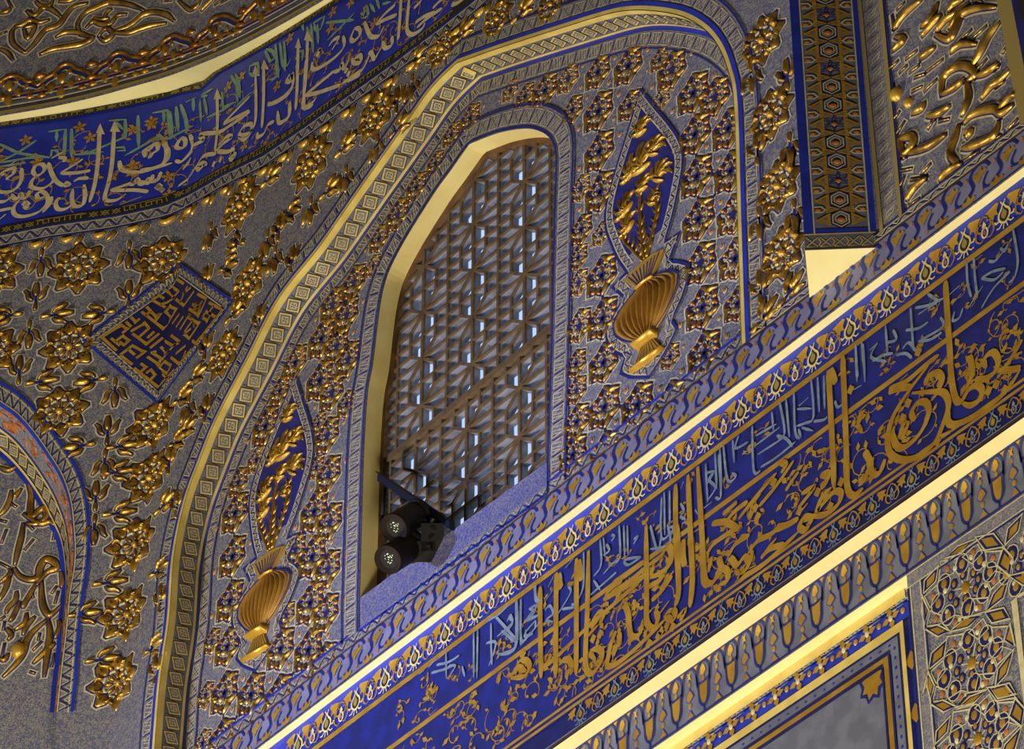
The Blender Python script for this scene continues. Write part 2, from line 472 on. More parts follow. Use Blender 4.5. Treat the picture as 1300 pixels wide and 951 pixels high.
a = Acc()      # face of the main wall right of the corner, with the arch cut out
out = [(xc(Z_S1), Z_S1), (10, Z_S1), (10, 12.9), (xc(12.9), 12.9)]
a.fill(M, out, 0, GREY, [ARCH])
structure(a, 'wall_main')
a = Acc()      # neighbouring wall face left of the corner, with its own arch
A_px = [(-60,447),(-25,465),(0,487),(25,503),(48,526),(69,554),(88,581),(101,606),(109,636),(112.5,678),(110,724),(104,762),(99,809),(95.6,861),(91,905)]
Z_px = [(-60,473),(-25,492),(0,511.5),(21,526),(42,549),(63,579),(80,608),(90,640),(94,678),(95,700),(93.5,724),(88,756),(84,798),(76.5,861),(72,905)]
LA = inv(LF, Z_px); LA = cr(LA, 4)
low = LA[-1][1]
far = LA[0]
# outline of the left face with the arch notch (the arch continues beyond the frame)
lo_s = LA[0][0]-.75
notch = [(lo_s, 8.1), (lo_s, far[1]-.35), (far[0]-.3, far[1]+.02)] + LA + [(LA[-1][0]+.01, 8.1)]
fa = [(xc(Z_S1)-0., 8.1), (xc(12.9), 12.9), (-6.5, 12.9), (-6.5, 8.1), (lo_s, 8.1)] + notch[1:]
a.fill(LF, fa, 0, GREY)
a.fill(LF, [(-6.5, 0), (xc(4), 0), (xc(Z_S1), 8.1), (-6.5, 8.1)], 0, GREY)
structure(a, 'wall_left')
a = Acc()
a.fill(LI, [(-6.5, 8.0), (LA[-1][0]+.4, 8.0), (LA[-1][0]+.4, 11.2), (-6.5, 11.2)], 0, GREY)
structure(a, 'wall_left_recess')
a = Acc()      # recessed panel wall with the window hole
a.fill(T, [(-1.8, 8.2), (1.75, 8.2), (1.75, 10.9), (-1.8, 10.9)], 0, GREY, [WIN])
structure(a, 'wall_window_recess')
a = Acc()      # underside and ledge between the two planes
a.poly3([M.pt(-1.8, Z_LEDGE), M.pt(1.6, Z_LEDGE), T.pt(1.6, Z_LEDGE), T.pt(-1.8, Z_LEDGE)], GREY)
structure(a, 'trim_1')

# ------------------------------------------------------------------ arch moulding of the main arch
mid = M.pt(0, 10.65)
am = thing('arch_moulding', 'tall pointed arch moulding of yellow squares framing the lattice window', 'moulding', mid)
a = Acc()
strip(a, APM, 0, AP.len, .0, .014, .008, YEL); strip(a, APM, 0, AP.len, .014, .030, .007, BLUE)
strip(a, APM, 0, AP.len, 0, .0001, .008, YEL)
a.build('outer_blue_line', am)
a = Acc()
strip(a, APM, 0, AP.len, .030, .092, .003, GREYF); hatch(a, APM, .033, .086, .005, .07); vline(a, APM, .096, .008, BLUED, .005)
a.build('outer_border', am)
R = Reveal(M, AP, -1)
a = Acc()
strip(a, R, 0, AP.len, .100, 0, .001, GREYP)
structure(a, 'trim_2')
a = Acc()
strip(a, R, 0, AP.len, .016, -.008, .003, YEL); strip(a, R, 0, AP.len, .1, .086, .003, YEL)
class Flip:
    def __init__(self, S, k): self.S, self.k, self.P = S, k, S.P
    def pt(self, u, v, d=0.): return self.S.pt(u, self.k-v, d)
tiles(a, Flip(R, .1), .016, .082, .003, .058)
a.build('square_tile_band', am)
a = Acc()
vline(a, APT, -.010, .016, BLUE, .004)
strip(a, APT, 0, AP.len, -.018, -.078, .002, GREYF); 
hatch(a, Flip(APT, 0), .022, .074, .004, .07); vline(a, APT, -.081, .006, BLUED, .004)
a.build('inner_border', am)

# ------------------------------------------------------------------ window surround
WS = PathSurf(T, WP)
ws = thing('window_surround', 'grey hatched border with blue outlines round the lattice window', 'border', T.pt(0, 10.3))
a = Acc()
full = [sill[0]]+WIN+[sill[1]]
SP = Path(resample(full, .012), .012); SPS = PathSurf(T, SP)
strip(a, SPS, 0, SP.len, .011, .082, .003, GREYF); hatch(a, SPS, .014, .078, .005, .062)
a.build('hatched_border', ws)
a = Acc()
vline(a, SPS, .005, .010, BLUED, .006)
vline(a, SPS, .087, .010, BLUED, .006)
a.line(T, [sill[0], sill[1]], .011, .006, BLUE)
a.build('blue_outline', ws)
a = Acc()
a.poly(T, [sill[0], sill[1], WIN[-1], WIN[0]], .002, SILLM)
a.build('speckled_sill_band', ws)
RW = Reveal(T, WP, -1)
a = Acc()
strip(a, RW, 0, WP.len, .125, 0, 0, CREAM)
a.poly3([T.pt(WIN[0][0], ZW, 0), T.pt(WIN[0][0], ZW, -.125), T.pt(WIN[-1][0], ZW2, -.125), T.pt(WIN[-1][0], ZW2, 0)], CREAM)
structure(a, 'window_1')
# outer wall: thick reveal towards the open air
a = Acc()
strip(a, RW, 0, WP.len, .16, .125, 0, OUTER)
a.poly3([T.pt(WIN[0][0], ZW, -.125), T.pt(WIN[0][0], ZW, -.16), T.pt(WIN[-1][0], ZW2, -.16), T.pt(WIN[-1][0], ZW2, -.125)], OUTER)
structure(a, 'window_2')

# ------------------------------------------------------------------ wooden lattice in the window
DY = .070                                            # set back from the panel
LW = Aff((0, DY, 0), (1, 0, 0), (0, 0, 1))
lat = thing('lattice_window', 'deep brown wooden star lattice filling the pointed window', 'window lattice', LW.pt(0, ZW))
WPn = Path(WIN, .012)
inner = [WPn.at(WPn.len*i/220, -.018) for i in range(221)]
a = Acc()
PI_ = Path(inner, .012); RI = Reveal(LW, PI_, -1); FI = PathSurf(LW, PI_)
strip(a, FI, 0, PI_.len, 0, .030, .006, WOODB)
strip(a, RI, 0, PI_.len, .045, -.006, 0, WOODB)
z0_, z1_ = inner[0][1], inner[-1][1]
a.box(LW.pt(inner[0][0]-.03, min(z0_, z1_)-.025, -.045), (inner[-1][0]-inner[0][0]+.06, 0, 0), (0, -.05, 0), (0, 0, .04), WOODB)
a.build('frame', lat)
LD = .031
def bar(acc, p, q, w, dep=LD, front=WOOD, sidem=LATS):
    """one slat of the lattice: front edge brown, sides grey"""
    dx, dy = q[0]-p[0], q[1]-p[1]; l = math.hypot(dx, dy)
    if l < .004: return
    nx, ny = -dy/l*w/2, dx/l*w/2; ex, ey = dx/l*w*.3, dy/l*w*.3
    c = [(p[0]-ex-nx, p[1]-ey-ny), (q[0]+ex-nx, q[1]+ey-ny), (q[0]+ex+nx, q[1]+ey+ny), (p[0]-ex+nx, p[1]-ey+ny)]
    acc.k = getattr(acc, 'k', 0)+1; j_ = (acc.k % 40)*5e-5; dep = dep-j_
    f = [LW.pt(x, y, j_) for x, y in c]; b = [LW.pt(x, y, -dep) for x, y in c]
    f1 = [LW.pt(x, y, -.007) for x, y in c]
    acc.poly3(f, front); acc.poly3(list(reversed(b)), sidem)
    for i in range(4):
        j = (i+1) % 4
        acc.poly3([f1[i], f1[j], f[j], f[i]], front); acc.poly3([b[i], b[j], f1[j], f1[i]], sidem)
inpoly = inner
def clipseg(p, q):
    """part of the segment inside the window outline"""
    n = 40; ins = [inside((p[0]+(q[0]-p[0])*i/n, p[1]+(q[1]-p[1])*i/n), inpoly) for i in range(n+1)]
    out = []; st = None
    for i in range(n+1):
        if ins[i] and st is None: st = i
        if (not ins[i] or i == n) and st is not None:
            e = i if ins[i] else i-1
            if e > st: out.append(((p[0]+(q[0]-p[0])*st/n, p[1]+(q[1]-p[1])*st/n), (p[0]+(q[0]-p[0])*e/n, p[1]+(q[1]-p[1])*e/n)))
            st = None
    return out
NX, NH = .265, .2
nodeR = LW.inv((665.5, 258)); x_r = nodeR[0]
tr = inv(LW, [(503,565),(683,440)]); ZT = (tr[0][1]+tr[1][1])/2
up_z = LW.inv((666.6, 228.8))[1]; lo_z = LW.inv((658.9, 492))[1]
xs_up = LW.inv((664.9, 287.7))[0]; xs_lo = LW.inv((658.9, 492))[0]
def lattice(zb, zt, x0, zn, name):
    acc = Acc(); q, r = NX/4, NH/4; w = .0098
    segs = []
    for i in range(-5, 3):
        for j in range(-14, 6):
            cx, cz = x0+i*NX, zn+j*NH
            if cz < zb-NH or cz > zt+NH: continue
            g = lambda a1, b1, a2, b2, ww=w: segs.append(((cx+a1*q, cz+b1*r), (cx+a2*q, cz+b2*r), ww))
            g(0, -2, 0, 2, w*1.2); g(2, -2, 2, 2, w*1.1)
            for s in (-1, 1):
                g(0, 0, s, 1); g(0, 0, s, -1)
                g(s, 1, s, 2); g(s, -1, s, -2)
                g(0, 0, s*2, 0, w*.9)
                g(s, 1, 2*s, 1); g(s, -1, 2*s, -1)
                g(0, 2, 2*s, 2)
    for p, qq, ww in segs:
        if p[1] > qq[1]: p, qq = qq, p
        lo_, hi_ = p, qq
        if hi_[1] < zb or lo_[1] > zt: continue
        if hi_[1] > zt: t = (zt-lo_[1])/(hi_[1]-lo_[1]); hi_ = (lo_[0]+(hi_[0]-lo_[0])*t, zt)
        if lo_[1] < zb: t = (zb-lo_[1])/(hi_[1]-lo_[1]) if hi_[1] > lo_[1] else 0; lo_ = (lo_[0]+(hi_[0]-lo_[0])*t, zb)
        for s1, s2 in clipseg(lo_, hi_): bar(acc, s1, s2, ww)
    return acc.build(name, lat)
lattice(ZT, 11, xs_up, up_z, 'upper_lattice')
lattice(min(ZW, ZW2)-.02, ZT, xs_lo, lo_z, 'lower_lattice')
a = Acc()
a.box(LW.pt(inner[0][0]+.01, ZT-.013, -LD), (inner[-1][0]-inner[0][0]-.02, 0, 0), (0, -LD-.006, 0), (0, 0, .026), WOOD)
a.build('transom', lat)

# =================================================================== FLORAL RELIEF
def rot(pts, c, th, sc=1., sx=1.):
    k, s = math.cos(th), math.sin(th)
    return [(c[0]+(x*k-y*s)*sc*sx, c[1]+(x*s+y*k)*sc) for x, y in pts]
def petal(acc, S, c, R, th, gold):
    rr = lambda pts: rot(pts, c, th, R)
    h = R*.12
    acc.ridge(S, cr(rr([(.17, 0), (.3, .015), (.43, 0)]), 3), R*.13, h*.8, gold, rim=RIM, rimw=R*.04)
    wp = lambda t: [.30, .62, 1., .96, .72, .42, .10][min(6, int(t*6.001))]
    acc.ridge(S, rr([(.50, 0), (.58, 0), (.66, 0), (.75, .01), (.84, .01), (.93, 0), (1.0, 0)]), R*.44, h*.9, gold, prof=wp, rim=RIM, rimw=R*.10)
    for s in (-1, 1):
        acc.ridge(S, cr(rr([(.74, .10*s), (.66, .22*s), (.56, .24*s), (.50, .17*s)]), 3), R*.12, h*1.15, gold)
    acc.fill(S, ccw(rr([(.64, 0), (.70, .045), (.80, 0), (.70, -.045)])), h*.93, SHOR)
    acc.line(S, rr([(.05, 0), (.55, 0)]), R*.06, .0028, BLUED)
def rosette(S, px, R, label, th0=0., n=8, group='gilded rosettes in the spandrels'):
    c = S.inv(px) if px[1] > 20 or px[0] > 20 else px
    loc = S.pt(c[0], c[1], 0)
    t = thing('rosette', label, 'rosette', loc, group)
    g = GOLD
    for k in range(n):
        ac = Acc(); petal(ac, S, c, R, th0+2*math.pi*k/n, g); ac.build('petal', t)
    ac = Acc()
    ac.dome(S, c, R*.13, R*.13, R*.16, GOLDL); ac.build('boss', t); ac = Acc()
    for k in range(n):
        th = th0+2*math.pi*(k+.5)/n
        for q in (-.12, 0, .12):
            ac.dome(S, (c[0]+R*.47*math.cos(th+q), c[1]+R*.47*math.sin(th+q)), R*.05, R*.05, R*.05, CREAML, n=6)
    ac.build('pale_buds', t)
def sprig(acc, S, px, th, L=.125, gold=None):
    c = S.inv(px); gold = gold or GOLD; h = L*.13
    rr = lambda pts: rot(pts, c, th, L)
    acc.line(S, rr([(-.45, 0), (.1, 0)]), L*.09, .0030, BLUED)
    acc.ridge(S, cr(rr([(.02, 0), (.2, .01), (.5, 0)]), 4), L*.19, h, gold, rim=RIM, rimw=L*.085)
    for s in (-1, 1):
        acc.ridge(S, cr(rr([(-.12, .10*s), (-.02, .22*s), (.16, .26*s), (.30, .36*s)]), 4), L*.12, h*.9, gold, rim=RIM, rimw=L*.08)
    acc.ridge(S, cr(rr([(-.52, 0), (-.4, .01), (-.22, 0)]), 3), L*.12, h*.8, gold, rim=RIM, rimw=L*.05)

ROS = [
 ((100,341), .118, 'gilded rosette with eight petals on the left wall, nearest above the square-script panel\'s left corner'),
 ((-8,347), .118, 'gilded rosette cut by the left edge of the photo, directly under the blue inscription'),
 ((207,333), .115, 'gilded rosette partly covered by the top corner of the square-script panel'),
 ((88,441), .116, 'gilded rosette touching the left corner of the square-script panel'),
 ((-12,447), .116, 'gilded rosette at the left edge, second below the blue inscription'),
 ((76,523), .112, 'gilded rosette just outside the top of the far left arch'),
 ((198,540), .112, 'gilded rosette under the bottom corner of the square-script panel'),
 ((306,261), .118, 'gilded rosette right of the corner, close under the blue inscription, nearest the panel top'),
 ((396,207), .118, 'gilded rosette under the blue inscription, halfway between panel and arch kink'),
 ((478,146), .112, 'gilded rosette under the blue inscription beside the upper arch moulding'),
 ((316,360), .112, 'gilded rosette between the square-script panel right corner and the arch moulding'),
 ((285,450), .105, 'narrow-looking gilded rosette right of the square-script panel, beside the arch moulding'),
 ((191,607), .112, 'gilded rosette between the far left arch and main arch, top of a column of three'),
 ((172,692), .112, 'gilded rosette between the far left arch and main arch, middle of a column of three'),
 ((162,781), .112, 'gilded rosette between the far left arch and main arch, third of the column'),
 ((150,868), .112, 'gilded rosette between the two arches, lowest and nearly at the bottom edge'),
 ((562,62), .085, 'gilded rosette squeezed above the kink of the main arch'),
 ((632,24), .085, 'gilded rosette above the arch moulding at the top edge, left one'),
 ((700,6), .080, 'gilded rosette above the arch moulding at the top edge, right one'),
 ((968,52), .100, 'gilded rosette between arch and star pilaster, topmost of its column'),
 ((979,146), .100, 'gilded rosette between arch and star pilaster, second from the top'),
 ((988,237), .100, 'gilded rosette between arch and star pilaster, third from the top'),
 ((994,322), .100, 'gilded rosette between arch and star pilaster, just above the cream triangle'),
]
for i, (p, R_, lab) in enumerate(ROS):
    rosette(S1, p, R_, lab, th0=0. if i != 5 else .1)
PID2 = math.pi/2
SPR = [((52,334),-PID2),((164,324),-PID2),((46,377),PID2),((164,374),PID2),((73,400),0),((8,402),math.pi),((37,425),-PID2),((126,399),math.pi),
 ((146,499),-PID2),((115,484),math.pi),((54,485),0),((25,470),PID2),((137,547),PID2),((156,567),0),((100,567),math.pi),((133,590),-PID2),
 ((250,400),PID2),((262,440),PID2),((250,478),.1),((240,520),-PID2),((226,560),0),((262,355),PID2),((355,290),PID2),((345,225),0.2),((268,300),-PID2),((350,330),-PID2),((440,185),.3),((440,228),-PID2),((370,270),-.4),
 ((122,630),PID2),((152,652),0),((120,673),-PID2),((140,740),0),((210,640),.3),((203,724),0),((196,822),0),((131,838),0),((108,780),0),((216,585),PID2),((232,505),0),((300,310),2.6),
 ((524,112),-PID2),((530,75),.3),((590,40),.3),((665,14),.3),((505,128),PID2),
 ((300,395),.4),((340,310),-PID2),((330,405),PID2),((372,330),PID2),((395,268),-PID2),((290,340),-.3),((420,240),.2),((262,520),PID2),((238,545),.2),((226,640),PID2),((150,600),0),((205,760),PID2),((199,850),PID2),((480,190),-PID2),((510,160),.3),((955,100),-PID2),((962,190),PID2),((1000,95),PID2),((1004,190),-PID2),((1010,275),-PID2),((965,285),-PID2),((966,365),PID2),((1005,368),.6),((972,400),.6)]
sp = thing('spandrel_ornament', 'scattered gilded three-leaf sprigs on the grey wall around the arches', 'wall ornament', S1.pt(-1.5, 10.5, 0))
for p, th in SPR:
    ac = Acc(); sprig(ac, S1, p, th); ac.build('sprig', sp)
# row of gold half flowers hanging from the zigzag edge of the inscription
BB_px = [(-60,308),(0,300),(61,288),(145,276),(210,262),(237,250),(287,222),(338,197),(389,162),(440,125),(500,82),(560,37),(600,5),(640,-30)]
BT_px = [(-60,166),(0,158),(81,147),(150,134),(200,123),(233,114),(281,88),(338,56),(399,20),(450,-12),(500,-48)]
BB = resample(inv(S1, BB_px), .02); BT = resample(inv(S1, BT_px), .02)
BP = Path(BB, .02); BPS = PathSurf(S1, BP)
for i in range(34):
    u = .06+i*.125
    if u > BP.len-.1: break
    ac = Acc()
    pp = lambda x, y: BP.at(u+x, -y)
    ac.ridge(S1, cr([pp(0, .068), pp(.02, .078), pp(.05, .066)], 3), .026, .014, GOLDL, rim=RIM, rimw=.005)
    ac.ridge(S1, cr([pp(.085, .07), pp(.07, .085), pp(.055, .105)], 3), .022, .012, GOLD, rim=RIM, rimw=.005)
    ac.build('edge_leaf', sp)

# ------------------------------------------------------------------ tympanum: small six-petal flowers
ty = thing('tympanum_ornament', 'small gilded flowers covering the grey field inside the arch round the window', 'wall ornament', T.pt(0, 10.0))
def mini(acc, d=0.):
    """small flower drawn round the origin of the panel"""
    L = .072
    for k in range(6):
        th = math.pi/6+k*math.pi/3
        rr = lambda pts: rot(pts, (0, 0), th, L)
        acc.line(T, rr([(0, 0), (.5, 0)]), L*.13, .0030, BLUED)
        acc.ridge(T, rr([(.18, 0), (.34, .02), (.5, 0)]), L*.17, .008, GOLD)
        s = 1 if k % 2 else -1
        acc.ridge(T, cr(rr([(.50, -.17*s), (.62, -.30*s), (.80, -.20*s), (1.0, .04*s)]), 3), L*.21, .012, GOLD, rim=RIM, rimw=.0048)
        acc.ridge(T, cr(rr([(.56, .10*s), (.70, .24*s), (.86, .12*s)]), 3), L*.2, .011, GOLDD, rim=RIM, rimw=.0048)
    for th in (0, math.pi):
        c = (.094*math.cos(th), 0)
        acc.dome(T, c, .0095, .0125, .001, CREAML, .002, 8); acc.dome(T, c, .007, .0095, .004, ORANGE, .002, 8)
ac = Acc(); mini(ac)
mini_me = None

LOC = Aff((0, 0, 0), (1, 0, 0), (0, 0, 1))           # local drawing plane for things copied about
def copy_tree(o, parent=None):
    c = o.copy(); COL.objects.link(c)
    if parent: c.parent = parent
    for ch in list(o.children): copy_tree(ch, c)
    return c
def bl(a, name, parent):                             # child built in the parent's own coordinates
    o = a.build(name); o.parent = parent; return o
# ------------------------------------------------------------------ vase reliefs (drawn from the foot upwards, foot at 0)
ZB = 8.70
half = [(0,9.862),(.032,9.80),(.069,9.727),(.118,9.635),(.158,9.55),(.181,9.475),(.179,9.407),(.163,9.35),(.128,9.25),(.086,9.165)]
wing = [(.086,9.165),(.155,9.157),(.102,9.078),(.145,9.048),(.190,9.005),(.186,8.96),(.155,8.90),(.105,8.848),(.128,8.80),(.085,8.755),(0,8.70)]
hs = lambda pts, k=1: [(x*k, z-ZB) for x, z in pts]
mand = hs(half, -1)[::-1][:-1]+hs(half)              # left bottom, tip, right bottom
vs = thing('vase_relief', 'gilded ribbed vase with bouquet in a leaf-shaped frame right of the window', 'vase relief', (.903, 0, ZB), 'vase reliefs beside the window')
H = cr(hs(half), 4)
outl = [(-x, z) for x, z in H[::-1]][:-1]+H
W_ = hs(wing); outw = outl+W_[1:]+[(-x, z) for x, z in W_[::-1]][1:-1]
a = Acc(); a.slab(LOC, outw[::-1], 0, .004, GREYF)
a.line(LOC, outw, .010, .0055, BLUED, closed=True)
bl(a, 'frame', vs)
# inner border offset
OP = Path(outl, .01)
core = [OP.at(OP.len*i/60, -.036) for i in range(61)]
core = [p for p in core if True]
a = Acc()
PS = PathSurf(LOC, OP); zz = Acc()
zigzag(a, PS, -.034, -.008, .006, .034, 0, OP.len, edge=True)
for q in (1, -1):
    Wp = [(x*q, z) for x, z in W_]
    Wp = Wp if q < 0 else Wp
    P2 = Path(Wp, .01); S2_ = PathSurf(LOC, P2)
    zigzag(a, S2_, (-.034 if q > 0 else .008), (-.008 if q > 0 else .034), .006, .034, 0, P2.len*.97, edge=True)
bl(a, 'zigzag_border', vs)
gin = [p for p in core[2:-2]]
a = Acc(); a.fill(LOC, gin[::-1], .0052, BLUED); bl(a, 'blue_ground', vs)
a = Acc()
def flower(a, c, r, th, n=5, g=GOLD):
    for k in range(n):
        t = th+(k-(n-1)/2)*.62
        p = lambda x, y: (c[0]+r*(x*math.cos(t)-y*math.sin(t)), c[1]+r*(x*math.sin(t)+y*math.cos(t)))
        a.ridge(LOC, cr([p(.1, 0), p(.5, .18), p(.85, .12), p(1.05, -.1)], 3), r*.22, .010, g, .006)
    a.ridge(LOC, cr([(c[0]+r*.55*math.cos(th+1.9), c[1]+r*.55*math.sin(th+1.9)), (c[0]-r*.25*math.cos(th), c[1]-r*.25*math.sin(th)), (c[0]+r*.55*math.cos(th-1.9), c[1]+r*.55*math.sin(th-1.9))], 4), r*.22, .012, GOLDL, .006)
for c, r, th in (((0,.985), .05, 1.57), ((-.005,.845), .085, 1.5), ((.055,.86), .055, 1.0), ((-.055,.85), .05, 2.2), ((.075,.74), .060, .9), ((-.08,.72), .060, 2.1), ((0,.75), .045, 1.5), ((-.07,.64), .05, 2.2), ((.04,.66), .035, 1.2)):
    flower(a, c, r, th); flower(a, (c[0], c[1]-r*.1), r*.55, th, 4, GOLDL)
for x in (-.11, -.02, .07):
    z1 = .60+.1*(1-abs(x)/.12)
    st = cr([(x*.12, .46), (x*.5, .53), (x*.85, .60), (x*.8, z1+.06)], 5)
    a.ridge(LOC, st, .011, .008, GOLD, .006, prof=lambda t: .9)
    for k in range(2, len(st)-1, 2):
        for s in (-1, 1):
            p = st[k]; a.ridge(LOC, [p, (p[0]+s*.012, p[1]+.016), (p[0]+s*.022, p[1]+.036)], .008, .006, GOLD, .006)
bl(a, 'bouquet', vs)
# ribbed bowl
def hw(z):                                           # half width of the bowl
    t = [(8.853,.028),(8.885,.075),(8.913,.108),(8.953,.138),(8.996,.145),(9.022,.125),(9.045,.085),(9.064,.03)]
    for (z0, w0), (z1, w1) in zip(t, t[1:]):
        if z <= z1: return w0+(w1-w0)*max(0, (z-z0)/(z1-z0))
    return .03
prof = [(hw(8.853+.211*i/16), 8.853+.211*i/16-ZB) for i in range(17)]
a = Acc(); a.slab(LOC, [(w, z) for w, z in prof]+[(-w, z) for w, z in prof[::-1]], .004, .012, GOLDP); a.line(LOC, [(w*1.03, z) for w, z in prof]+[(-w*1.03, z) for w, z in prof[::-1]], .008, .0125, BLUED, closed=True)
for k in range(11):
    f = (k-5)/5.6
    a.ridge(LOC, [(w*f*1.0, z) for w, z in prof], .019, .008+.012*(1-f*f), BOWLG, .008, prof=lambda t: .35+.65*math.sin(math.pi*t))
    if k < 10: a.line(LOC, [(w*(f+.09), z) for w, z in prof], .0035, .0135, SHOR)
bl(a, 'bowl', vs)
a = Acc()
fan = [(-.031,.362),(.031,.362),(.086,.432),(.045,.442),(0,.445),(-.045,.442),(-.086,.432)]
a.slab(LOC, fan, .004, .014, GOLDP); a.line(LOC, fan, .006, .0145, GOLDL, closed=True)
for k in range(9):
    f = (k-4)/4.4; a.line(LOC, [(.028*f, .366), (.078*f, .432)], .005, .0148, NAVY)
a.ridge(LOC, [(-.038,.362),(0,.366),(.038,.362)], .012, .014, GOLDL, .008, prof=lambda t: 1)
bl(a, 'neck', vs)
a = Acc()
a.ridge(LOC, [(-.044,.138),(0,.145),(.044,.138)], .028, .034, GOLDL, .006, prof=lambda t: .75+.25*abs(2*t-1))
bl(a, 'ring', vs)
a = Acc()
ft = [(-.066,.066),(.066,.066),(.028,.128),(-.028,.128)]
a.slab(LOC, ft, .004, .012, GOLDP)
for k in range(7):
    f = (k-3)/3.4; a.line(LOC, [(.026*f, .126), (.058*f, .076)], .003, .0128, SHOR)
a.ridge(LOC, [(-.072,.064),(0,.060),(.072,.064)], .018, .022, GOLDL, .008, prof=lambda t: 1-.3*abs(2*t-1))
bl(a, 'foot', vs)
v2 = copy_tree(vs)
v2.location = (-1.060, 0, ZB+.052); v2.rotation_euler = (0, math.radians(7.2), 0)
v2['label'] = 'gilded ribbed vase with bouquet in a leaf-shaped frame left of the window'
# keep-out outlines
def place(poly, loc, ang):
    c, s = math.cos(ang), math.sin(ang)
    return [(loc[0]+x*c+z*s, loc[1]-x*s+z*c) for x, z in poly]
ko = [place(outw, (.903, ZB), 0), place(outw, (-1.06, ZB+.052), math.radians(7.2))]
wo = [WP.at(WP.len*i/80, .092) for i in range(81)]; wo = [(wo[0][0], 8.3)]+wo+[(wo[-1][0], 8.3)]
field = [AP.at(AP.len*i/120, -.085) for i in range(121)]; field = [(field[0][0], 8.35)]+field+[(field[-1][0], 8.35)]
ac0 = Acc()
def mini_local(acc, L=.077):
    for k in range(6):
        th = math.pi/6+k*math.pi/3
        rr = lambda pts: rot(pts, (0, 0), th, L)
        acc.line(LOC, rr([(0, 0), (.5, 0)]), L*.13, .0030, BLUED)
        acc.ridge(LOC, rr([(.18, 0), (.34, .02), (.5, 0)]), L*.20, .007, GOLD)
        s = 1 if k % 2 else -1
        acc.ridge(LOC, cr(rr([(.50, -.17*s), (.62, -.30*s), (.80, -.20*s), (1.0, .04*s)]), 3), L*.23, .010, GOLD, rim=RIM, rimw=.011)
        acc.ridge(LOC, cr(rr([(.56, .10*s), (.70, .24*s), (.86, .12*s)]), 3), L*.20, .009, GOLDD, rim=RIM, rimw=.010)
    for th in (0, math.pi):
        c = (L*1.28*math.cos(th), 0)
        acc.dome(LOC, c, .0095, .0125, .001, CREAML, .002, 8); acc.dome(LOC, c, .007, .0095, .004, ORANGE, .002, 8)
mini_local(ac0)
proto = None; cnt = 0
spots = []
def ok(p, r):
    if not inside(p, field): return False
    if inside(p, wo): return False
    for k in ko:
        if inside(p, k): return False
    return True
def lat_spots(ax, az, dx, dz, xmin, xmax, sc):
    for i in range(-14, 15):
        for j in range(-14, 15):
            p = (ax+i*dx, az+j*dz+(i % 2)*dz*.5)
            if xmin < p[0] < xmax and ok(p, .03): spots.append((p, sc))
lat_spots(.696, 10.098, .148, .172, -.62, 2., 1.0)
lat_spots(-1.08, 9.227, .155, .185, -2., -.62, 1.06)
def rim_d(p): return min([pdist(p, k) for k in ko]+[pdist(p, wo), pdist(p, field)])
keep = [(p, min(sc, max(.6, rim_d(p)/.055)*sc)) for p, sc in spots if rim_d(p) > .026]
for i in range(170):
    for j in range(130):
        p = (-1.45+i*.0171, 8.42+j*.0173)
        if len(keep) >= 118 or not ok(p, 0): continue
        if min(math.hypot(p[0]-q[0], p[1]-q[1])-.050*s2 for q, s2 in keep) < .068: continue
        r_ = rim_d(p)
        if r_ < .034: continue
        keep.append((p, min(.95, r_/.062+.1)))
spots = keep
for p, s in spots:
    if proto is None:
        proto = ac0.build('small_flower'); o = proto
    else:
        o = proto.copy(); COL.objects.link(o)
    o.parent = ty; o.matrix_parent_inverse = Matrix.Translation(-ty.location)
    o.location = (p[0], 0, p[1]); o.scale = (s, s, s); cnt += 1
print('small flowers', cnt)

# ------------------------------------------------------------------ square-script panel folded round the corner
K = lambda pts: Q((100,320), 4.757, pts)
lz = thing('script_lozenge', 'dark blue diamond panel with golden square script, folded round the wall corner', 'script panel', S1.pt(-1.6, 10.55, 0))
def foldfill(a, pts, d, mt):
    f = lambda p: p[0]-xc(p[1])
    r = cutm(pts, f); l = cutm(pts, lambda p: -f(p))
    if len(r) > 2: a.fill(S1.M, [(p[0], p[1]) for p in r][::-1], d, mt)
    if len(l) > 2: a.fill(S1.L, [(p[0], p[1]) for p in l][::-1], d, mt)
o4 = inv(S1, K([(34,540),(610,72),(940,300),(482,918)])); i4 = inv(S1, K([(125,528),(618,152),(890,352),(486,852)]))
def dens(pts, n=14):
    out = []
    for i in range(4):
        a_, b_ = pts[i], pts[(i+1) % 4]
        out += [(a_[0]+(b_[0]-a_[0])*k/n, a_[1]+(b_[1]-a_[1])*k/n) for k in range(n)]
    return out
a = Acc(); foldfill(a, o4, .006, GREYF); a.line(S1, dens(o4), .010, .008, BLUE, closed=True)
for i in range(4):
    p, q, r, s = o4[i], o4[(i+1) % 4], i4[(i+1) % 4], i4[i]
    n = 16 if i % 2 == 0 else 12
    mix = lambda a_, b_, t: (a_[0]+(b_[0]-a_[0])*t, a_[1]+(b_[1]-a_[1])*t)
    for k in range(n):
        t0, t1 = k/n, (k+1)/n
        A0 = mix(mix(p, q, t0), mix(s, r, t0), .88); A1 = mix(mix(p, q, (t0+t1)/2), mix(s, r, (t0+t1)/2), .15); A2 = mix(mix(p, q, t1), mix(s, r, t1), .88)
        a.line(S1, [A0, A1], .0042, .0105, BLUED); a.line(S1, [A1, A2], .0042, .0105, BLUED)
        B = mix(A1, A0, .25); C_ = mix(A1, A2, .25); a.line(S1, [mix(B, A0, .7), B, C_, mix(C_, A2, .7)], .0034, .0108, CREAML)
    a.line(S1, dens([mix(p, s, .95), mix(q, r, .95), mix(q, r, .95), mix(p, s, .95)])[:14], .004, .0088, CREAML)
a.build('zigzag_border', lz)
a = Acc(); foldfill(a, i4, .0085, NAVY); a.build('dark_blue_ground', lz)
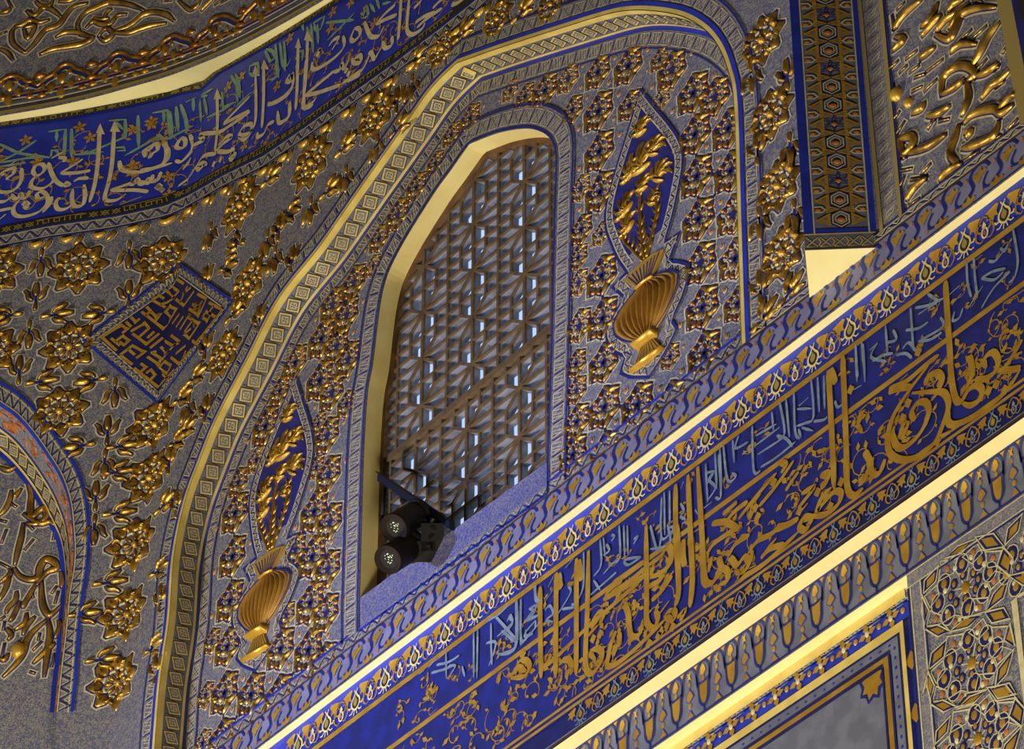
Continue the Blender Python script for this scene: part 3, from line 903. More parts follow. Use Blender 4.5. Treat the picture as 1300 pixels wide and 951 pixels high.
KUF = [[(235,606),(146,525),(262,450),(298,476),(268,500)],[(200,530),(255,575)],[(225,552),(272,516),(308,545),(280,572),(250,552)],[(320,402),(350,432),(375,412)],[(290,430),(322,462)],
 [(385,370),(518,474),(604,352),(562,335),(528,370),(572,402)],[(415,340),(440,366),(408,395)],[(440,368),(472,400),(502,380),(470,425)],
 [(320,490),(405,440),(430,470),(372,522)],[(330,502),(415,566),(492,502)],[(420,530),(462,490)],[(436,590),(515,527)],
 [(450,300),(530,345)],[(450,300),(490,272),(522,292)],[(530,240),(592,285)],[(562,208),(612,240)],[(500,328),(622,240)],
 [(605,170),(650,200)],[(600,292),(650,330),(712,242)],[(626,312),(672,212)],[(640,262),(692,222)],
 [(680,350),(740,390),(785,290),(730,260)],[(700,322),(742,342)],[(712,362),(762,302)],
 [(800,312),(880,356),(720,560),(700,542)],[(830,330),(800,372),(842,402)],[(762,402),(792,422),(812,382),(782,368),(762,402)],
 [(578,442),(622,380)],[(602,462),(646,395)],[(625,477),(672,400),(742,440),(682,530),(652,502),(692,470)],[(652,490),(702,420)],
 [(570,510),(626,550)],[(530,542),(580,572),(622,555)],[(500,582),(540,622),(602,560)],[(510,662),(562,600)],
 [(420,642),(490,690),(502,652),(452,620)],[(440,620),(475,610)],[(256,632),(330,690)],[(256,632),(330,575),(402,615),(352,652)],[(300,592),(345,632)],
 [(340,710),(485,826),(592,715)],[(380,682),(412,706),(382,732)],[(412,742),(442,720),(466,752),(440,780)],[(490,702),(546,742),(572,692),(532,668),(490,702)],[(520,742),(562,782)],
 [(570,642),(620,682),(696,592)],[(600,622),(660,572)],[(642,652),(662,602)]]
a = Acc()
for st in KUF:
    pts = inv(S1, K(st))
    dn = []
    for p, q in zip(pts, pts[1:]):
        dn += [(p[0]+(q[0]-p[0])*t/4, p[1]+(q[1]-p[1])*t/4) for t in range(4)]
    dn.append(pts[-1])
    a.line(S1, dn, .0115, .0105, GOLDL)
a.build('square_lettering', lz)

# =================================================================== UPPER INSCRIPTION BAND
ib = thing('inscription_band', 'wide blue inscription band with pale cursive lettering under the dome edge', 'inscription', S1.pt(-1.6, 11.4, 0), None)
n = 150
bb = resample(BB, BP.len/n*.999); 
TP = Path(BT, .02)
def lerpband(u, v):                                   # u 0..1 along, v 0 bottom .. 1 top
    b_ = BP.at(u*BP.len); t_ = TP.at(u*TP.len); return (b_[0]+(t_[0]-b_[0])*v, b_[1]+(t_[1]-b_[1])*v)
a = Acc(); i0 = 0; k = a.mi(BLUE)
# re-pair bottom and top by horizontal position
def topat(s):
    P = TP.p
    if s <= P[0][0]: return P[0][1]
    for p, q in zip(P, P[1:]):
        if p[0] <= s <= q[0]: return p[1]+(q[1]-p[1])*(s-p[0])/(q[0]-p[0])
    p, q = P[-4], P[-1]; return q[1]+(q[1]-p[1])/(q[0]-p[0])*(s-q[0])
def botat(s):
    P = BP.p
    for p, q in zip(P, P[1:]):
        if p[0] <= s <= q[0]: return p[1]+(q[1]-p[1])*(s-p[0])/(q[0]-p[0])
    return P[0][1] if s < P[0][0] else P[-1][1]
s0, s1 = BP.p[0][0], BP.p[-1][0]
xs = [s0+(s1-s0)*i/160 for i in range(161)]
for m_ in range(4):
    pass
def bandstrip(a, f0, f1, d, mt):
    k = a.mi(mt); i = len(a.v)
    for s in xs:
        zb, zt = botat(s), topat(s)
        # follow the leaning corner smoothly
        for f in (f0, f1): 
            z = f(zb, zt); a.v.append(tuple(S1.pt(s, z, d)))
    for j in range(len(xs)-1): a.f.append((i+2*j, i+2*j+2, i+2*j+3, i+2*j+1)); a.m.append(k); a.s.append(False)
a = Acc()
for q in range(5): bandstrip(a, lambda b_, t_, q=q: b_+(t_-b_)*q/5, lambda b_, t_, q=q: b_+(t_-b_)*(q+1)/5, .006, BLUE)
a.build('blue_ground', ib)
def keypat(a, S, v0, v1, u1):
    """old-gold key script alternating with crosses on a dark strip"""
    u = 0; h = v1-v0; alt = 0; rnd = random.Random(3)
    while u < u1-.3:
        if alt == 0:
            for k in range(9):
                x = u+k*.021; a.line(S, [(x, v0+h*.2), (x, v1-h*.2)], .0045, .0125, OLIVE)
                if rnd.random() < .6: a.line(S, [(x, v0+h*.22), (x+.021, v0+h*.22)], .004, .0125, OLIVE)
                if rnd.random() < .4: a.line(S, [(x, v1-h*.25), (x+.014, v1-h*.25)], .004, .0125, OLIVE)
            a.line(S, [(u-.008, v0+h*.08), (u+.18, v0+h*.08)], .003, .0125, OLIVE)
            u += .20
        else:
            for k in range(3):
                x = u+k*.045
                a.line(S, [(x, v0+h*.2), (x+.035, v1-h*.2)], .0035, .0125, OLIVE); a.line(S, [(x, v1-h*.2), (x+.035, v0+h*.2)], .0035, .0125, OLIVE)
                a.line(S, [(x+.0175, v0+h*.15), (x+.005, v0+h*.5), (x+.0175, v1-h*.15), (x+.030, v0+h*.5)], .0035, .0125, OLIVE, closed=True)
            u += .14
        alt = 1-alt
a = Acc(); strip(a, BPS, 0, BP.len, .036, 0, .011, BLACK); keypat(a, BPS, .034, .002, BP.len); a.build('lower_key_strip', ib)
TPS = PathSurf(S1, TP)
a = Acc(); strip(a, TPS, 0, TP.len, 0.004, -.024, .011, BLACK); keypat(a, TPS, .002, -.022, TP.len); a.build('upper_key_strip', ib)
a = Acc(); strip(a, BPS, 0, BP.len, 0, -.055, .005, GREYF)
zigzag(a, BPS, -.006, -.048, .007, .062, 0, BP.len, lw=.0048); vline(a, BPS, -.055, .007, BLUED, .007)
a.build('zigzag_edge', ib)
ZA = lambda p: Q((0,130), 5.282, p)
ZB_ = lambda p: Q((180,80), 5.282, p)
ZC = lambda p: Q((340,0), 5., p)
def letters(a, S, strokes, w, d, mt, ang=.6, sub=5, minw=.42, curve=True):
    for st in strokes:
        pts = inv(S, st); pts = cr(pts, sub) if curve and len(pts) > 2 else resample(pts, .03)
        a.pen(S, pts, w, d, mt, ang, minw)
def serif(a, S, tri, d, mt): a.fill(S, inv(S, tri), d, mt)
PALE = [ZA(p) for p in (
 [(675,165),(662,400),(640,560),(605,680)],[(772,150),(758,400),(735,540),(708,640),(725,668),(790,662),(850,622)],[(1000,608),(900,597),(745,602)],[(745,598),(850,562),(885,548)],
 [(870,562),(905,557),(925,522),(945,556),(978,552),(1000,520),(1020,540),(1062,530),(1088,478)],[(806,400),(815,450),(850,472),(950,476),(1060,445),(1160,415)],
 [(1100,285),(1132,330),(1128,390),(1085,432)],[(985,368),(980,340),(1010,325),(1042,292),(1066,295),(1060,330),(1030,350),(1012,382)],
 [(570,560),(575,640),(560,695),(520,708),(494,690),(488,640),(495,590)],[(494,690),(450,722),(400,727),(380,700),(388,662),(412,650)],[(350,640),(340,690),(290,748)],
 [(310,640),(262,655),(255,622),(290,608),(322,640),(320,690),(262,745),(180,772),(120,770),(95,740),(105,700),(150,650)],
 [(205,600),(190,640),(160,650),(145,620),(130,650),(100,652),(85,622)],[(85,640),(40,672),(-10,676)],[(85,718),(0,735),(-30,740)],[(45,758),(-10,805)],
 [(612,466),(520,482),(410,486)],[(410,484),(500,430),(562,388)],[(432,570),(385,540),(350,480),(330,412)],[(432,570),(470,562),(440,545)],[(500,540),(540,520),(600,518)],
 [(245,502),(228,470),(250,432),(290,425),(306,455),(280,490),(245,502)],[(240,508),(214,550),(225,582),(290,587),(350,552),(372,518)],[(430,410),(440,385),(398,380)],[(350,385),(430,340)],
 [(30,500),(22,480),(60,460),(102,452),(92,490),(60,512),(50,530)],[(150,450),(148,530),(110,590),(50,612),(-20,606)],[(60,440),(120,395)])]
PALE += [ZB_(p) for p in (
 [(518,190),(521,330),(520,450),(505,602)],[(505,602),(560,548),(600,518),(618,502),(585,500),(530,560)],[(520,600),(600,600),(640,560)],
 [(775,40),(780,250),(775,400),(740,470),(690,492),(668,480),(700,432),(748,418),(742,480),(700,522),(660,502)],
 [(830,10),(832,200),(826,350),(820,442)],[(735,328),(650,370),(560,418)],[(562,412),(650,320),(740,230)],[(740,335),(600,430),(530,470),(400,482)],[(600,432),(692,368)],
 [(272,510),(240,560),(250,582),(290,572),(297,530),(272,505)],[(328,490),(352,560),(330,612),(270,672),(230,662)],[(352,560),(400,540),(432,520),(402,498),(440,480),(510,480)],
 [(512,618),(430,630),(380,700),(300,800),(248,840)],[(440,680),(400,722),(384,700),(420,678),(452,690)],[(345,640),(280,727)],
 [(612,580),(632,600),(610,622),(642,620),(622,655),(600,640)],[(165,540),(172,620),(150,680),(80,715),(-5,727)],[(30,642),(22,600),(60,570),(102,548),(112,590),(70,622),(50,652)],
 [(-5,805),(50,817),(72,790),(82,758)],[(85,795),(112,790),(136,738)],[(1005,80),(985,120),(1005,132),(1022,80),(1026,150),(1000,210),(930,262),(870,282),(863,268)],
 [(1002,270),(1000,350),(960,402),(932,402),(930,350)],[(900,400),(860,420),(830,480),(790,502),(790,470)],[(1055,0),(1056,150),(1045,322)],[(1112,-10),(1100,280),(1130,302),(1162,285)])]
PALE += [ZC(p) for p in (
 [(205,265),(202,450),(196,600),(188,702)],[(265,215),(260,400),(250,550),(235,682),(290,662),(322,622)],[(472,545),(340,592),(250,612)],[(250,610),(380,502),(432,458)],
 [(152,480),(130,520),(160,522),(165,475),(172,540),(120,612),(60,652),(15,667)],[(152,650),(150,740),(110,777),(80,780),(75,710)],
 [(490,235),(497,300),(440,370),(350,432),(298,445),(293,400)],[(400,300),(430,260),(462,248),(440,292),(420,322)],[(430,462),(470,450),(480,410),(500,442),(532,368)],
 [(562,190),(540,250),(560,267),(597,230),(592,190),(562,186)],[(625,145),(660,230),(692,242),(722,230),(752,170)],[(832,100),(760,130),(700,162)],[(700,160),(760,90),(822,38)],
 [(860,-20),(852,120),(840,262)],[(912,-20),(900,120),(898,200),(930,227),(990,192),(1012,150)],[(800,240),(802,290),(760,312),(740,270)],[(740,300),(710,350),(690,382),(670,342),(650,347)],
 [(662,350),(620,440),(580,470),(480,542)],[(520,520),(560,502),(602,478)],[(950,150),(1010,110),(1072,88)],[(960,182),(1030,120),(1120,60)],[(940,60),(980,20),(1000,-20)],[(1060,60),(1110,10),(1150,-20)],
 [(560,382),(600,358),(604,400),(562,408),(548,380)],[(1180,40),(1230,20),(1290,-25)])]
a = Acc(); letters(a, S1, PALE, .0195, .0085, BEIGE)
for t in (ZA([(648,215),(678,148),(708,225)]), ZA([(742,205),(772,133),(812,208)]), ZB_([(495,250),(518,176),(547,248)]), ZB_([(750,95),(775,20),(805,92)]), ZB_([(812,45),(832,-18),(866,50)]), ZC([(184,310),(208,245),(224,312)]), ZC([(243,262),(262,195),(302,272)])):
    serif(a, S1, t, .0088, BEIGE)
for c in (ZA([(1065,575),(1090,595),(690-500,690),(170,690),(180,710)])+ZB_([(495,685),(540,655),(125,835),(137,857),(112,842)])+ZC([(510,455),(525,475),(330,350)])):
    p = S1.inv(c); a.fill(S1, [(p[0]-.014, p[1]), (p[0], p[1]-.016), (p[0]+.014, p[1]), (p[0], p[1]+.016)], .0088, BEIGE)
a.build('pale_lettering', ib)
GRN = [ZA(p) for p in ([(445,185),(435,372)],[(485,185),(485,377)],[(330,205),(445,188)],[(385,205),(385,272)],[(845,120),(847,240),(730,290),(600,345),(500,362)],[(735,132),(850,122)],[(930,95),(935,312)],
 [(1030,80),(1130,62),(1150,250),(1100,262)],[(1100,262),(1080,230),(960,300),(840,367)],[(1100,90),(1102,150)],[(-5,285),(130,350),(340,380)],[(250,262),(120,350),(-10,412)],[(-5,415),(200,380),(332,372)],
 [(345,372),(340,340),(380,312),(402,372)],[(560,352),(555,335),(590,328),(592,350),(560,362)],[(780,312),(860,308),(852,330),(790,335)],[(0,440),(180,415)],[(780,140),(830,190)],[(500,360),(620,350),(700,340)])]
GRN += [ZB_(p) for p in ([(75,345),(190,322),(210,492)],[(150,330),(157,402)],[(235,300),(250,467)],[(265,285),(300,380),(310,470)],[(90,522),(120,485),(152,520),(68,527)],[(150,530),(250,482),(352,428)],
 [(300,272),(372,238)],[(350,250),(352,332)],[(400,250),(412,402)],[(430,240),(452,352)],[(410,222),(490,178)],[(455,225),(410,232)],[(610,90),(650,150),(656,272)],[(640,80),(667,140),(672,242)],[(560,302),(642,268)],
 [(450,372),(560,322),(622,278)],[(732,72),(740,20),(790,8),(802,70),(760,97),(730,70)],[(640,302),(752,198)],[(912,-10),(922,100),(880,132)],[(960,-10),(977,62)],[(550,200),(560,330)],[(590,150),(560,220)])]
GRN += [ZC(p) for p in ([(-5,330),(30,402),(62,370),(40,328),(0,318)],[(60,288),(82,502)],[(90,278),(107,432)],[(115,268),(127,442),(160,378)],[(20,512),(70,502),(92,438)],[(230,392),(242,330),(215,330)],
 [(285,158),(300,342)],[(258,178),(280,242)],[(300,152),(372,108)],[(372,108),(350,190),(310,202),(305,150)],[(325,160),(332,282)],[(380,150),(560,132)],[(390,262),(562,88)],[(600,90),(632,102),(620,50)],[(640,40),(652,110),(610,122)],
 [(660,30),(692,82)],[(700,-5),(722,62)],[(740,32),(792,18)],[(220,120),(240,200)])]
a = Acc(); letters(a, S1, GRN, .0155, .0078, GREEN, ang=.2, curve=False, minw=.6)
a.build('green_lettering', ib)
# fine golden scroll with small leaves behind the letters
def scrollwork(a, S, test, uvmap, n, mt, leaf, rnd, lw=.0035, d=.0072, R0=.06, gap=1.):
    for i in range(n):
        u = rnd.random(); v = rnd.random()
        c = uvmap(u, v); r = R0*(.6+.6*rnd.random()); t0 = rnd.random()*6.28; sg = rnd.choice((-1, 1))
        pts = [(c[0]+r*(1-.07*k)*math.cos(t0+sg*k*.42), c[1]+r*(1-.07*k)*math.sin(t0+sg*k*.42)) for k in range(12)]
        pts = [p for p in pts if test(p)]
        if len(pts) > 3: a.line(S, pts, lw, d-(i % 40)*1e-5, mt)
        for k in range(0, len(pts), 3):
            p = pts[k]; th = rnd.random()*6.28; l = leaf*(.6+.7*rnd.random())
            q = [(p[0], p[1]), (p[0]+l*.5*math.cos(th)-l*.28*math.sin(th), p[1]+l*.5*math.sin(th)+l*.28*math.cos(th)), (p[0]+l*math.cos(th), p[1]+l*math.sin(th)), (p[0]+l*.5*math.cos(th)+l*.25*math.sin(th), p[1]+l*.5*math.sin(th)-l*.25*math.cos(th))]
            if all(test(x) for x in q): a.fill(S, q, d+.0004+((i*4+k//3) % 60)*2.5e-5, mt)
rnd = random.Random(5)
a = Acc()
tb = lambda p: botat(p[0])+.045 < p[1] < topat(p[0])-.10
um = lambda u, v: (s0+(s1-s0)*u, botat(s0+(s1-s0)*u)+(topat(s0+(s1-s0)*u)-botat(s0+(s1-s0)*u))*(.05+v*.68))
scrollwork(a, S1, tb, um, 120, GOLDL, .024, rnd)
for c in ZA([(178,262),(610,245),(1020,160),(895,195),(540,175),(250,410),(495,405),(900,430)])+ZB_([(70,400),(680,100),(590,165),(920,160),(180,770),(190,890),(700,560)])+ZC([(425,80),(540,20),(150,250),(410,185),(690,150)]):
    p = S1.inv(c)
    for k in range(5):
        th = k*1.257+.4; a.fill(S1, [(p[0], p[1]), (p[0]+.018*math.cos(th-.45), p[1]+.018*math.sin(th-.45)), (p[0]+.030*math.cos(th), p[1]+.030*math.sin(th)), (p[0]+.018*math.cos(th+.45), p[1]+.018*math.sin(th+.45))], .0082, GOLDL)
a.build('golden_scrollwork', ib)

# =================================================================== DOME EDGE overhanging the inscription
U_px = [(-60,160),(0,147.5),(60,137),(118,124),(165,111),(210,98),(250,83),(288,67),(330,46),(372,23),(413,-1),(460,-30)]
def topplane(p):
    """point of the cream soffit: plane at the height of the top edge of the band"""
    # left of the corner level, right of it falling along the wall
    zt = topat(xc(11.9))
    r = ray(p); t = (zt-CAM.z)/r.z; q = CAM+r*t
    xk = xc(zt)
    if q.x < xk: return q
    m = (topat(-.9)-topat(-1.5))/.6
    # z = zt + m (x - xk)
    t = (zt-m*xk-CAM.z+m*CAM.x)/(r.z-m*r.x)
    q = CAM+r*t
    return q
DP = [topplane(p) for p in cr([tuple(x) for x in U_px], 4)]
SP_ = []
for p in cr([tuple(x) for x in BT_px], 4):
    s, z = S1.inv(p); SP_.append(S1.pt(s, z, -.01))
a = Acc()
# soffit as strip between the two edges, paired along their length
def rs3(P, n):
    L = [0.]
    for x, y in zip(P, P[1:]): L.append(L[-1]+(y-x).length)
    out = []; j = 0
    for i in range(n):
        t = L[-1]*i/(n-1)
        while j < len(L)-2 and L[j+1] < t: j += 1
        out.append(P[j].lerp(P[j+1], (t-L[j])/max(1e-9, L[j+1]-L[j])))
    return out
A3, B3 = rs3(DP, 60), rs3(SP_, 60)
for i in range(59): a.poly3([B3[i], B3[i+1], A3[i+1], A3[i]], SOFF)
de = structure(a, 'trim_3')
class Curt:
    """dome base: surface rising from a curve, leaning inwards; s = length along it, z = height above the curve"""
    def __init__(self, P, lean=.10):
        self.P = rs3(P, 46); self.n = []; self.L = [0.]; self.lean = lean
        for x, y in zip(self.P, self.P[1:]): self.L.append(self.L[-1]+(y-x).length)
        for i in range(len(self.P)):
            d = self.P[min(i+1, len(self.P)-1)]-self.P[max(i-1, 0)]
            d.z = 0; d.normalize(); self.n.append(Vector((d.y, -d.x, 0)))
    def base(self, s):
        n = len(self.P)-1; i = min(max(int(s/self.L[-1]*n), 0), n-1); f = (s-self.L[i])/(self.L[i+1]-self.L[i])
        return self.P[i].lerp(self.P[i+1], f), (self.n[i].lerp(self.n[i+1], min(1, max(0, f)))).normalized()
    def pt(self, s, z, d=0.):
        b, n = self.base(s); return b+Vector((0, 0, z))+n*(d+self.lean*z)
    def inv(self, p):
        r = ray(p); best = None
        for i in range(-14, len(self.P)+13):
            a0 = self.P[min(max(i, 0), len(self.P)-2)]; a1 = self.P[min(max(i, 0), len(self.P)-2)+1]
            j = min(max(i, 0), len(self.P)-2)
            n = ((self.n[j]+self.n[j+1])/2).normalized()
            A = a1-a0; B = Vector((0, 0, 1))+n*self.lean
            N = A.cross(B); t = (a0-CAM).dot(N)/r.dot(N); q = CAM+r*t-a0
            aa, ab, bb, qa, qb = A.dot(A), A.dot(B), B.dot(B), q.dot(A), q.dot(B)
            D = aa*bb-ab*ab; al = (qa*bb-qb*ab)/D; be = (qb*aa-qa*ab)/D
            tt = i-j
            if tt-.02 <= al <= tt+1.02: return (self.L[j]+al*math.sqrt(aa), be)
        return (self.L[j]+al*math.sqrt(aa), be)
DS = Curt(DP)
if DS.n[10].dot(CAM-DS.P[10]) < 0: DS.n = [-x for x in DS.n]
SL = DS.L[-1]
a = Acc()
for i in range(46):
    for j in range(10):
        z0, z1 = -.0+j*.14, (j+1)*.14; sa, sb = SL*i/46-.0, SL*(i+1)/46
        a.poly3([DS.pt(sa, z0), DS.pt(sb, z0), DS.pt(sb, z1), DS.pt(sa, z1)], GREY)
structure(a, 'ceiling_dome_edge')
dm = thing('dome_ornament', 'gilded arabesques and scalloped edging at the foot of the dome, upper left', 'dome ornament', DS.pt(1.5, .3))
a = Acc()
for z0, z1, d, mt in ((0,.014,.012,OLIVE),(.014,.030,.006,GREYP),(.030,.036,.012,CREAML),(.036,.060,.004,GREYP),(.060,.066,.010,CREAML),(.066,.082,.004,BLUE),(.082,.089,.006,ORANGE)):
    strip(a, DS, 0, SL, z0, z1, d, mt, .06)
    a.poly3([DS.pt(SL, z0, d)]*1+[DS.pt(SL, z1, d), DS.pt(SL, z1, 0)], mt)
a.build('edge_moulding', dm)
D0 = lambda p: Q((0,0), 5.909, p)
D1 = lambda p: Q((200,0), 5.909, p)
# scalloped row: cusped outline with bunch of gold buds inside
SCAL = [D0(p) for p in ([(0,620),(60,580),(120,572),(180,590),(200,615),(250,612),(285,640),(340,590),(400,560),(440,510),(500,482),(540,490),(580,520),(640,530),(690,562),(740,500),(800,470),(840,420),(900,395),(960,410),(990,430),(1050,430),(1085,455),(1130,400),(1180,370),(1230,310),(1290,275)],)]
SCAL += [D1(p) for p in ([(110,270),(150,268),(200,290),(250,300),(275,330),(310,270),(370,230),(400,160),(460,125),(520,120),(560,135),(615,160),(650,110),(700,60),(740,20),(760,-15)],)]
for st in SCAL:
    ac = Acc(); pp = cr(inv(DS, st), 3)
    ac.ridge(DS, pp, .014, .009, GOLDD, prof=lambda t: 1, rim=None)
    P_ = Path(pp, .02); PSx = PathSurf(DS, P_)
    strip(ac, PSx, 0, P_.len, -.012, -.024, .003, BLUED); strip(ac, PSx, 0, P_.len, -.026, -.031, .003, CREAML)
    ac.build('scalloped_edge', dm)
BUD = [D0([(70,700)])[0],D0([(465,640)])[0],D0([(870,560)])[0],D0([(1240,430)])[0],D1([(430,290)])[0],D1([(790,80)])[0]]
for b in BUD:
    c = DS.inv(b); ac = Acc()
    for dx, dz, r in ((-.045,-.005,.026),(.038,-.005,.024),(0,-.04,.030),(0,.035,.026),(-.026,.05,.014),(.03,.06,.014),(-.075,.01,.014),(.07,.02,.014)):
        ac.dome(DS, (c[0]+dx, c[1]+dz), r*.7, r, r*.5, GOLD)
    ac.build('bud_cluster', dm)
BUD2 = D0([(300,580),(690,490),(1075,405),(230,735),(320,725),(690,590),(620,665),(700,640),(1075,480),(1090,545),(1020,570),(30,745)])+D1([(275,350),(290,400),(250,250),(620,200),(560,270),(610,245),(640,90),(180,430),(150,480),(860,30),(930,15)])
for b in BUD2:
    c = DS.inv(b); ac = Acc(); ac.ridge(DS, [(c[0]-.028, c[1]), (c[0], c[1]+.006), (c[0]+.028, c[1]+.002)], .028, .016, GOLDD, rim=RIM, rimw=.006); ac.build('bud', dm)
ARAB = [D0(p) for p in (
 [(190,400),(100,330),(90,240),(130,200)],[(190,400),(260,330),(340,230),(440,190),(500,110),(560,50),(660,25)],[(110,200),(170,190),(230,155),(300,170),(370,150)],[(180,215),(210,290),(262,200),(180,212)],
 [(200,80),(260,120),(330,60),(400,80),(460,130)],[(0,100),(60,90),(80,60)],[(0,260),(50,240)],[(0,370),(60,400),(100,455)],[(300,410),(400,370),(520,350),(620,330),(700,285),(600,265)],[(420,280),(500,245),(600,250),(690,280)],
 [(600,250),(585,180),(640,100),(720,60),(800,25),(840,20),(940,30),(1010,50),(1080,80)],[(740,275),(800,215),(850,260),(790,310),(740,275)],[(650,210),(700,165),(760,185),(830,180),(880,120),(950,110)],[(790,150),(800,100),(840,70)],
 [(850,245),(960,250),(1060,215),(1150,190),(1250,175)],[(870,230),(980,190),(1080,110),(1180,95),(1260,120),(1310,160)],[(440,15),(520,10),(580,-10)],[(90,60),(60,0)],[(270,10),(300,40),(370,50),(400,0)],[(1240,10),(1290,5)],[(700,140),(760,150),(820,140)],[(230,80),(230,150)])]
ARAB += [D1(p) for p in ([(160,0),(200,40),(250,75),(300,45),(330,-10)],[(0,100),(70,105),(120,150)],[(330,85),(370,40),(420,-10)],[(430,40),(500,-10)],[(480,20),(560,-20)])]
for st in ARAB:
    ac = Acc(); pp = cr(inv(DS, st), 4)
    L_ = sum(math.hypot(q[0]-p[0], q[1]-p[1]) for p, q in zip(pp, pp[1:]))
    ac.ridge(DS, pp, min(.022, .010+L_*.04), .011, GOLD, rim=RIM, rimw=.011); ac.build('arabesque', dm)

# =================================================================== NEIGHBOURING ARCH, far left
la = thing('side_arch_moulding', 'rounded arch moulding with yellow squares at the far left edge', 'moulding', LF.pt(*LA[8]))
LAP = Path(LA, .015)
LPS = PathSurf(LF, LAP)
OUTL = Path(cr(inv(LF, A_px), 4), .015); OPS = PathSurf(LF, OUTL)
a = Acc()
n = 90
for i in range(n):
    q = [LAP.at(LAP.len*i/n), LAP.at(LAP.len*(i+1)/n), OUTL.at(OUTL.len*(i+1)/n), OUTL.at(OUTL.len*i/n)]
    a.poly3([LF.pt(x[0], x[1], .003) for x in q][::-1], GREYF)
class Two:
    def __init__(self, S, A, B): self.S, self.A, self.B = S, A, B; self.P = A
    def pt(self, u, v, d=0.):
        p, q = self.A.at(u), self.B.at(u/self.A.len*self.B.len)
        return self.S.pt(p[0]+(q[0]-p[0])*v, p[1]+(q[1]-p[1])*v, d)
TW = Two(LF, LAP, OUTL)
n = int(LAP.len/.047)
for i in range(n):
    u0 = LAP.len*i/n; u1 = LAP.len*(i+1)/n; um_ = (u0+u1)/2
    def seg(p, q, w, m_):
        a.poly3([TW.pt(p[0]-w/2, p[1], .005), TW.pt(p[0]+w/2, p[1], .005), TW.pt(q[0]+w/2, q[1], .005), TW.pt(q[0]-w/2, q[1], .005)], m_)
    seg((u0, .1), (um_, .9), .005, BLUED); seg((um_, .9), (u1, .1), .005, BLUED)
    seg((u0+.010, .15), (um_, .62), .0028, CREAML); seg((um_, .62), (u1-.010, .15), .0028, CREAML)
    seg((u0-.014, .9), (u0, .45), .0028, CREAML); seg((u0, .45), (u0+.014, .9), .0028, CREAML)
strip(a, OPS, 0, OUTL.len, -.003, .009, .006, BLUE); strip(a, OPS, 0, OUTL.len, -.014, -.008, .005, CREAML)
strip(a, LPS, 0, LAP.len, .002, .006, .006, CREAML)
a.build('zigzag_border', la)
I_px = [(-60,528),(-25,550),(0,570),(17,585),(38,610),(55,636),(69,663),(79,685),(84,713),(86,745),(82,787),(79,830),(75,861),(71,905)]
INP = Path(cr(inv(LI, I_px), 4), .015)
class Ruled:
    def __init__(self): self.P = LAP
    def raw(self, u, v):
        p, q = LAP.at(u), INP.at(u/LAP.len*INP.len); f = v/.2
        return LF.pt(p[0], p[1])*(1-f)+LI.pt(q[0], q[1])*f
    def pt(self, u, v, d=0.):
        r = self.raw(u, v)
        if not d: return r
        e = .01; uu = min(max(u, e), LAP.len-e)
        n = (self.raw(uu+e, v)-self.raw(uu-e, v)).cross(self.raw(uu, v+e)-self.raw(uu, v)).normalized()
        c = LI.pt(*LI.inv((0, 800)))-r
        if n.dot(c) < 0: n = -n
        return r+n*d
RL = Ruled()
a = Acc(); strip(a, RL, 0, LAP.len, .2, 0, .0, GREYP)
structure(a, 'trim_4')
a = Acc()
RLf = RL
strip(a, RLf, 0, LAP.len, .012, -.006, .003, BLUE)
strip(a, RLf, 0, LAP.len, .100, .012, .002, GREYF)
rnd = random.Random(9)
for i in range(150):
    u = rnd.random()*LAP.len; v = .022+.066*rnd.random(); l = .03+.03*rnd.random()
    a.ridge(RLf, cr([(u, v), (u+l*.5, v+.012*rnd.uniform(-1, 1)), (u+l, min(.095, max(.018, v+.018*rnd.uniform(-1, 1))))], 3), .009, .004, ORANGE, .002)
    if i % 2 == 0: a.line(RLf, [(u, v+.008), (u+l, v+.004)], .003, .003, BLUED)
a.build('orange_arabesque_band', la)
a = Acc()
strip(a, RLf, 0, LAP.len, .106, .100, .004, BLUE); strip(a, RLf, 0, LAP.len, .116, .106, .006, YEL)
tiles(a, Flip(RL, .2), .014, .084, .003, .07)
strip(a, RLf, 0, LAP.len, .2, .186, .006, YEL)
a.build('square_tile_band', la)
a = Acc(); LIP = PathSurf(LI, INP); strip(a, LIP, 0, INP.len, -.002, -.022, .004, BLUE); a.build('inner_blue_line', la)
X0 = lambda p: Q((0,480), 4.754, p)
X1 = lambda p: Q((0,660), 4.708, p)
lo_ = thing('recess_arabesque', 'curling gilded ribbons and leaves in the grey recess at far left', 'wall ornament', LI.pt(*LI.inv((30,740))))
RIB = [X0(p) for p in ([(0,540),(50,560),(100,540)],[(170,640),(190,700),(185,780),(190,840),(240,800),(275,790),(275,850),(220,880),(160,880)],[(140,820),(240,880),(300,870),(330,890)],[(70,680),(60,740),(30,800),(0,830)],[(110,690),(90,720),(130,670)],[(70,760),(100,780)],[(0,860),(40,870)])]
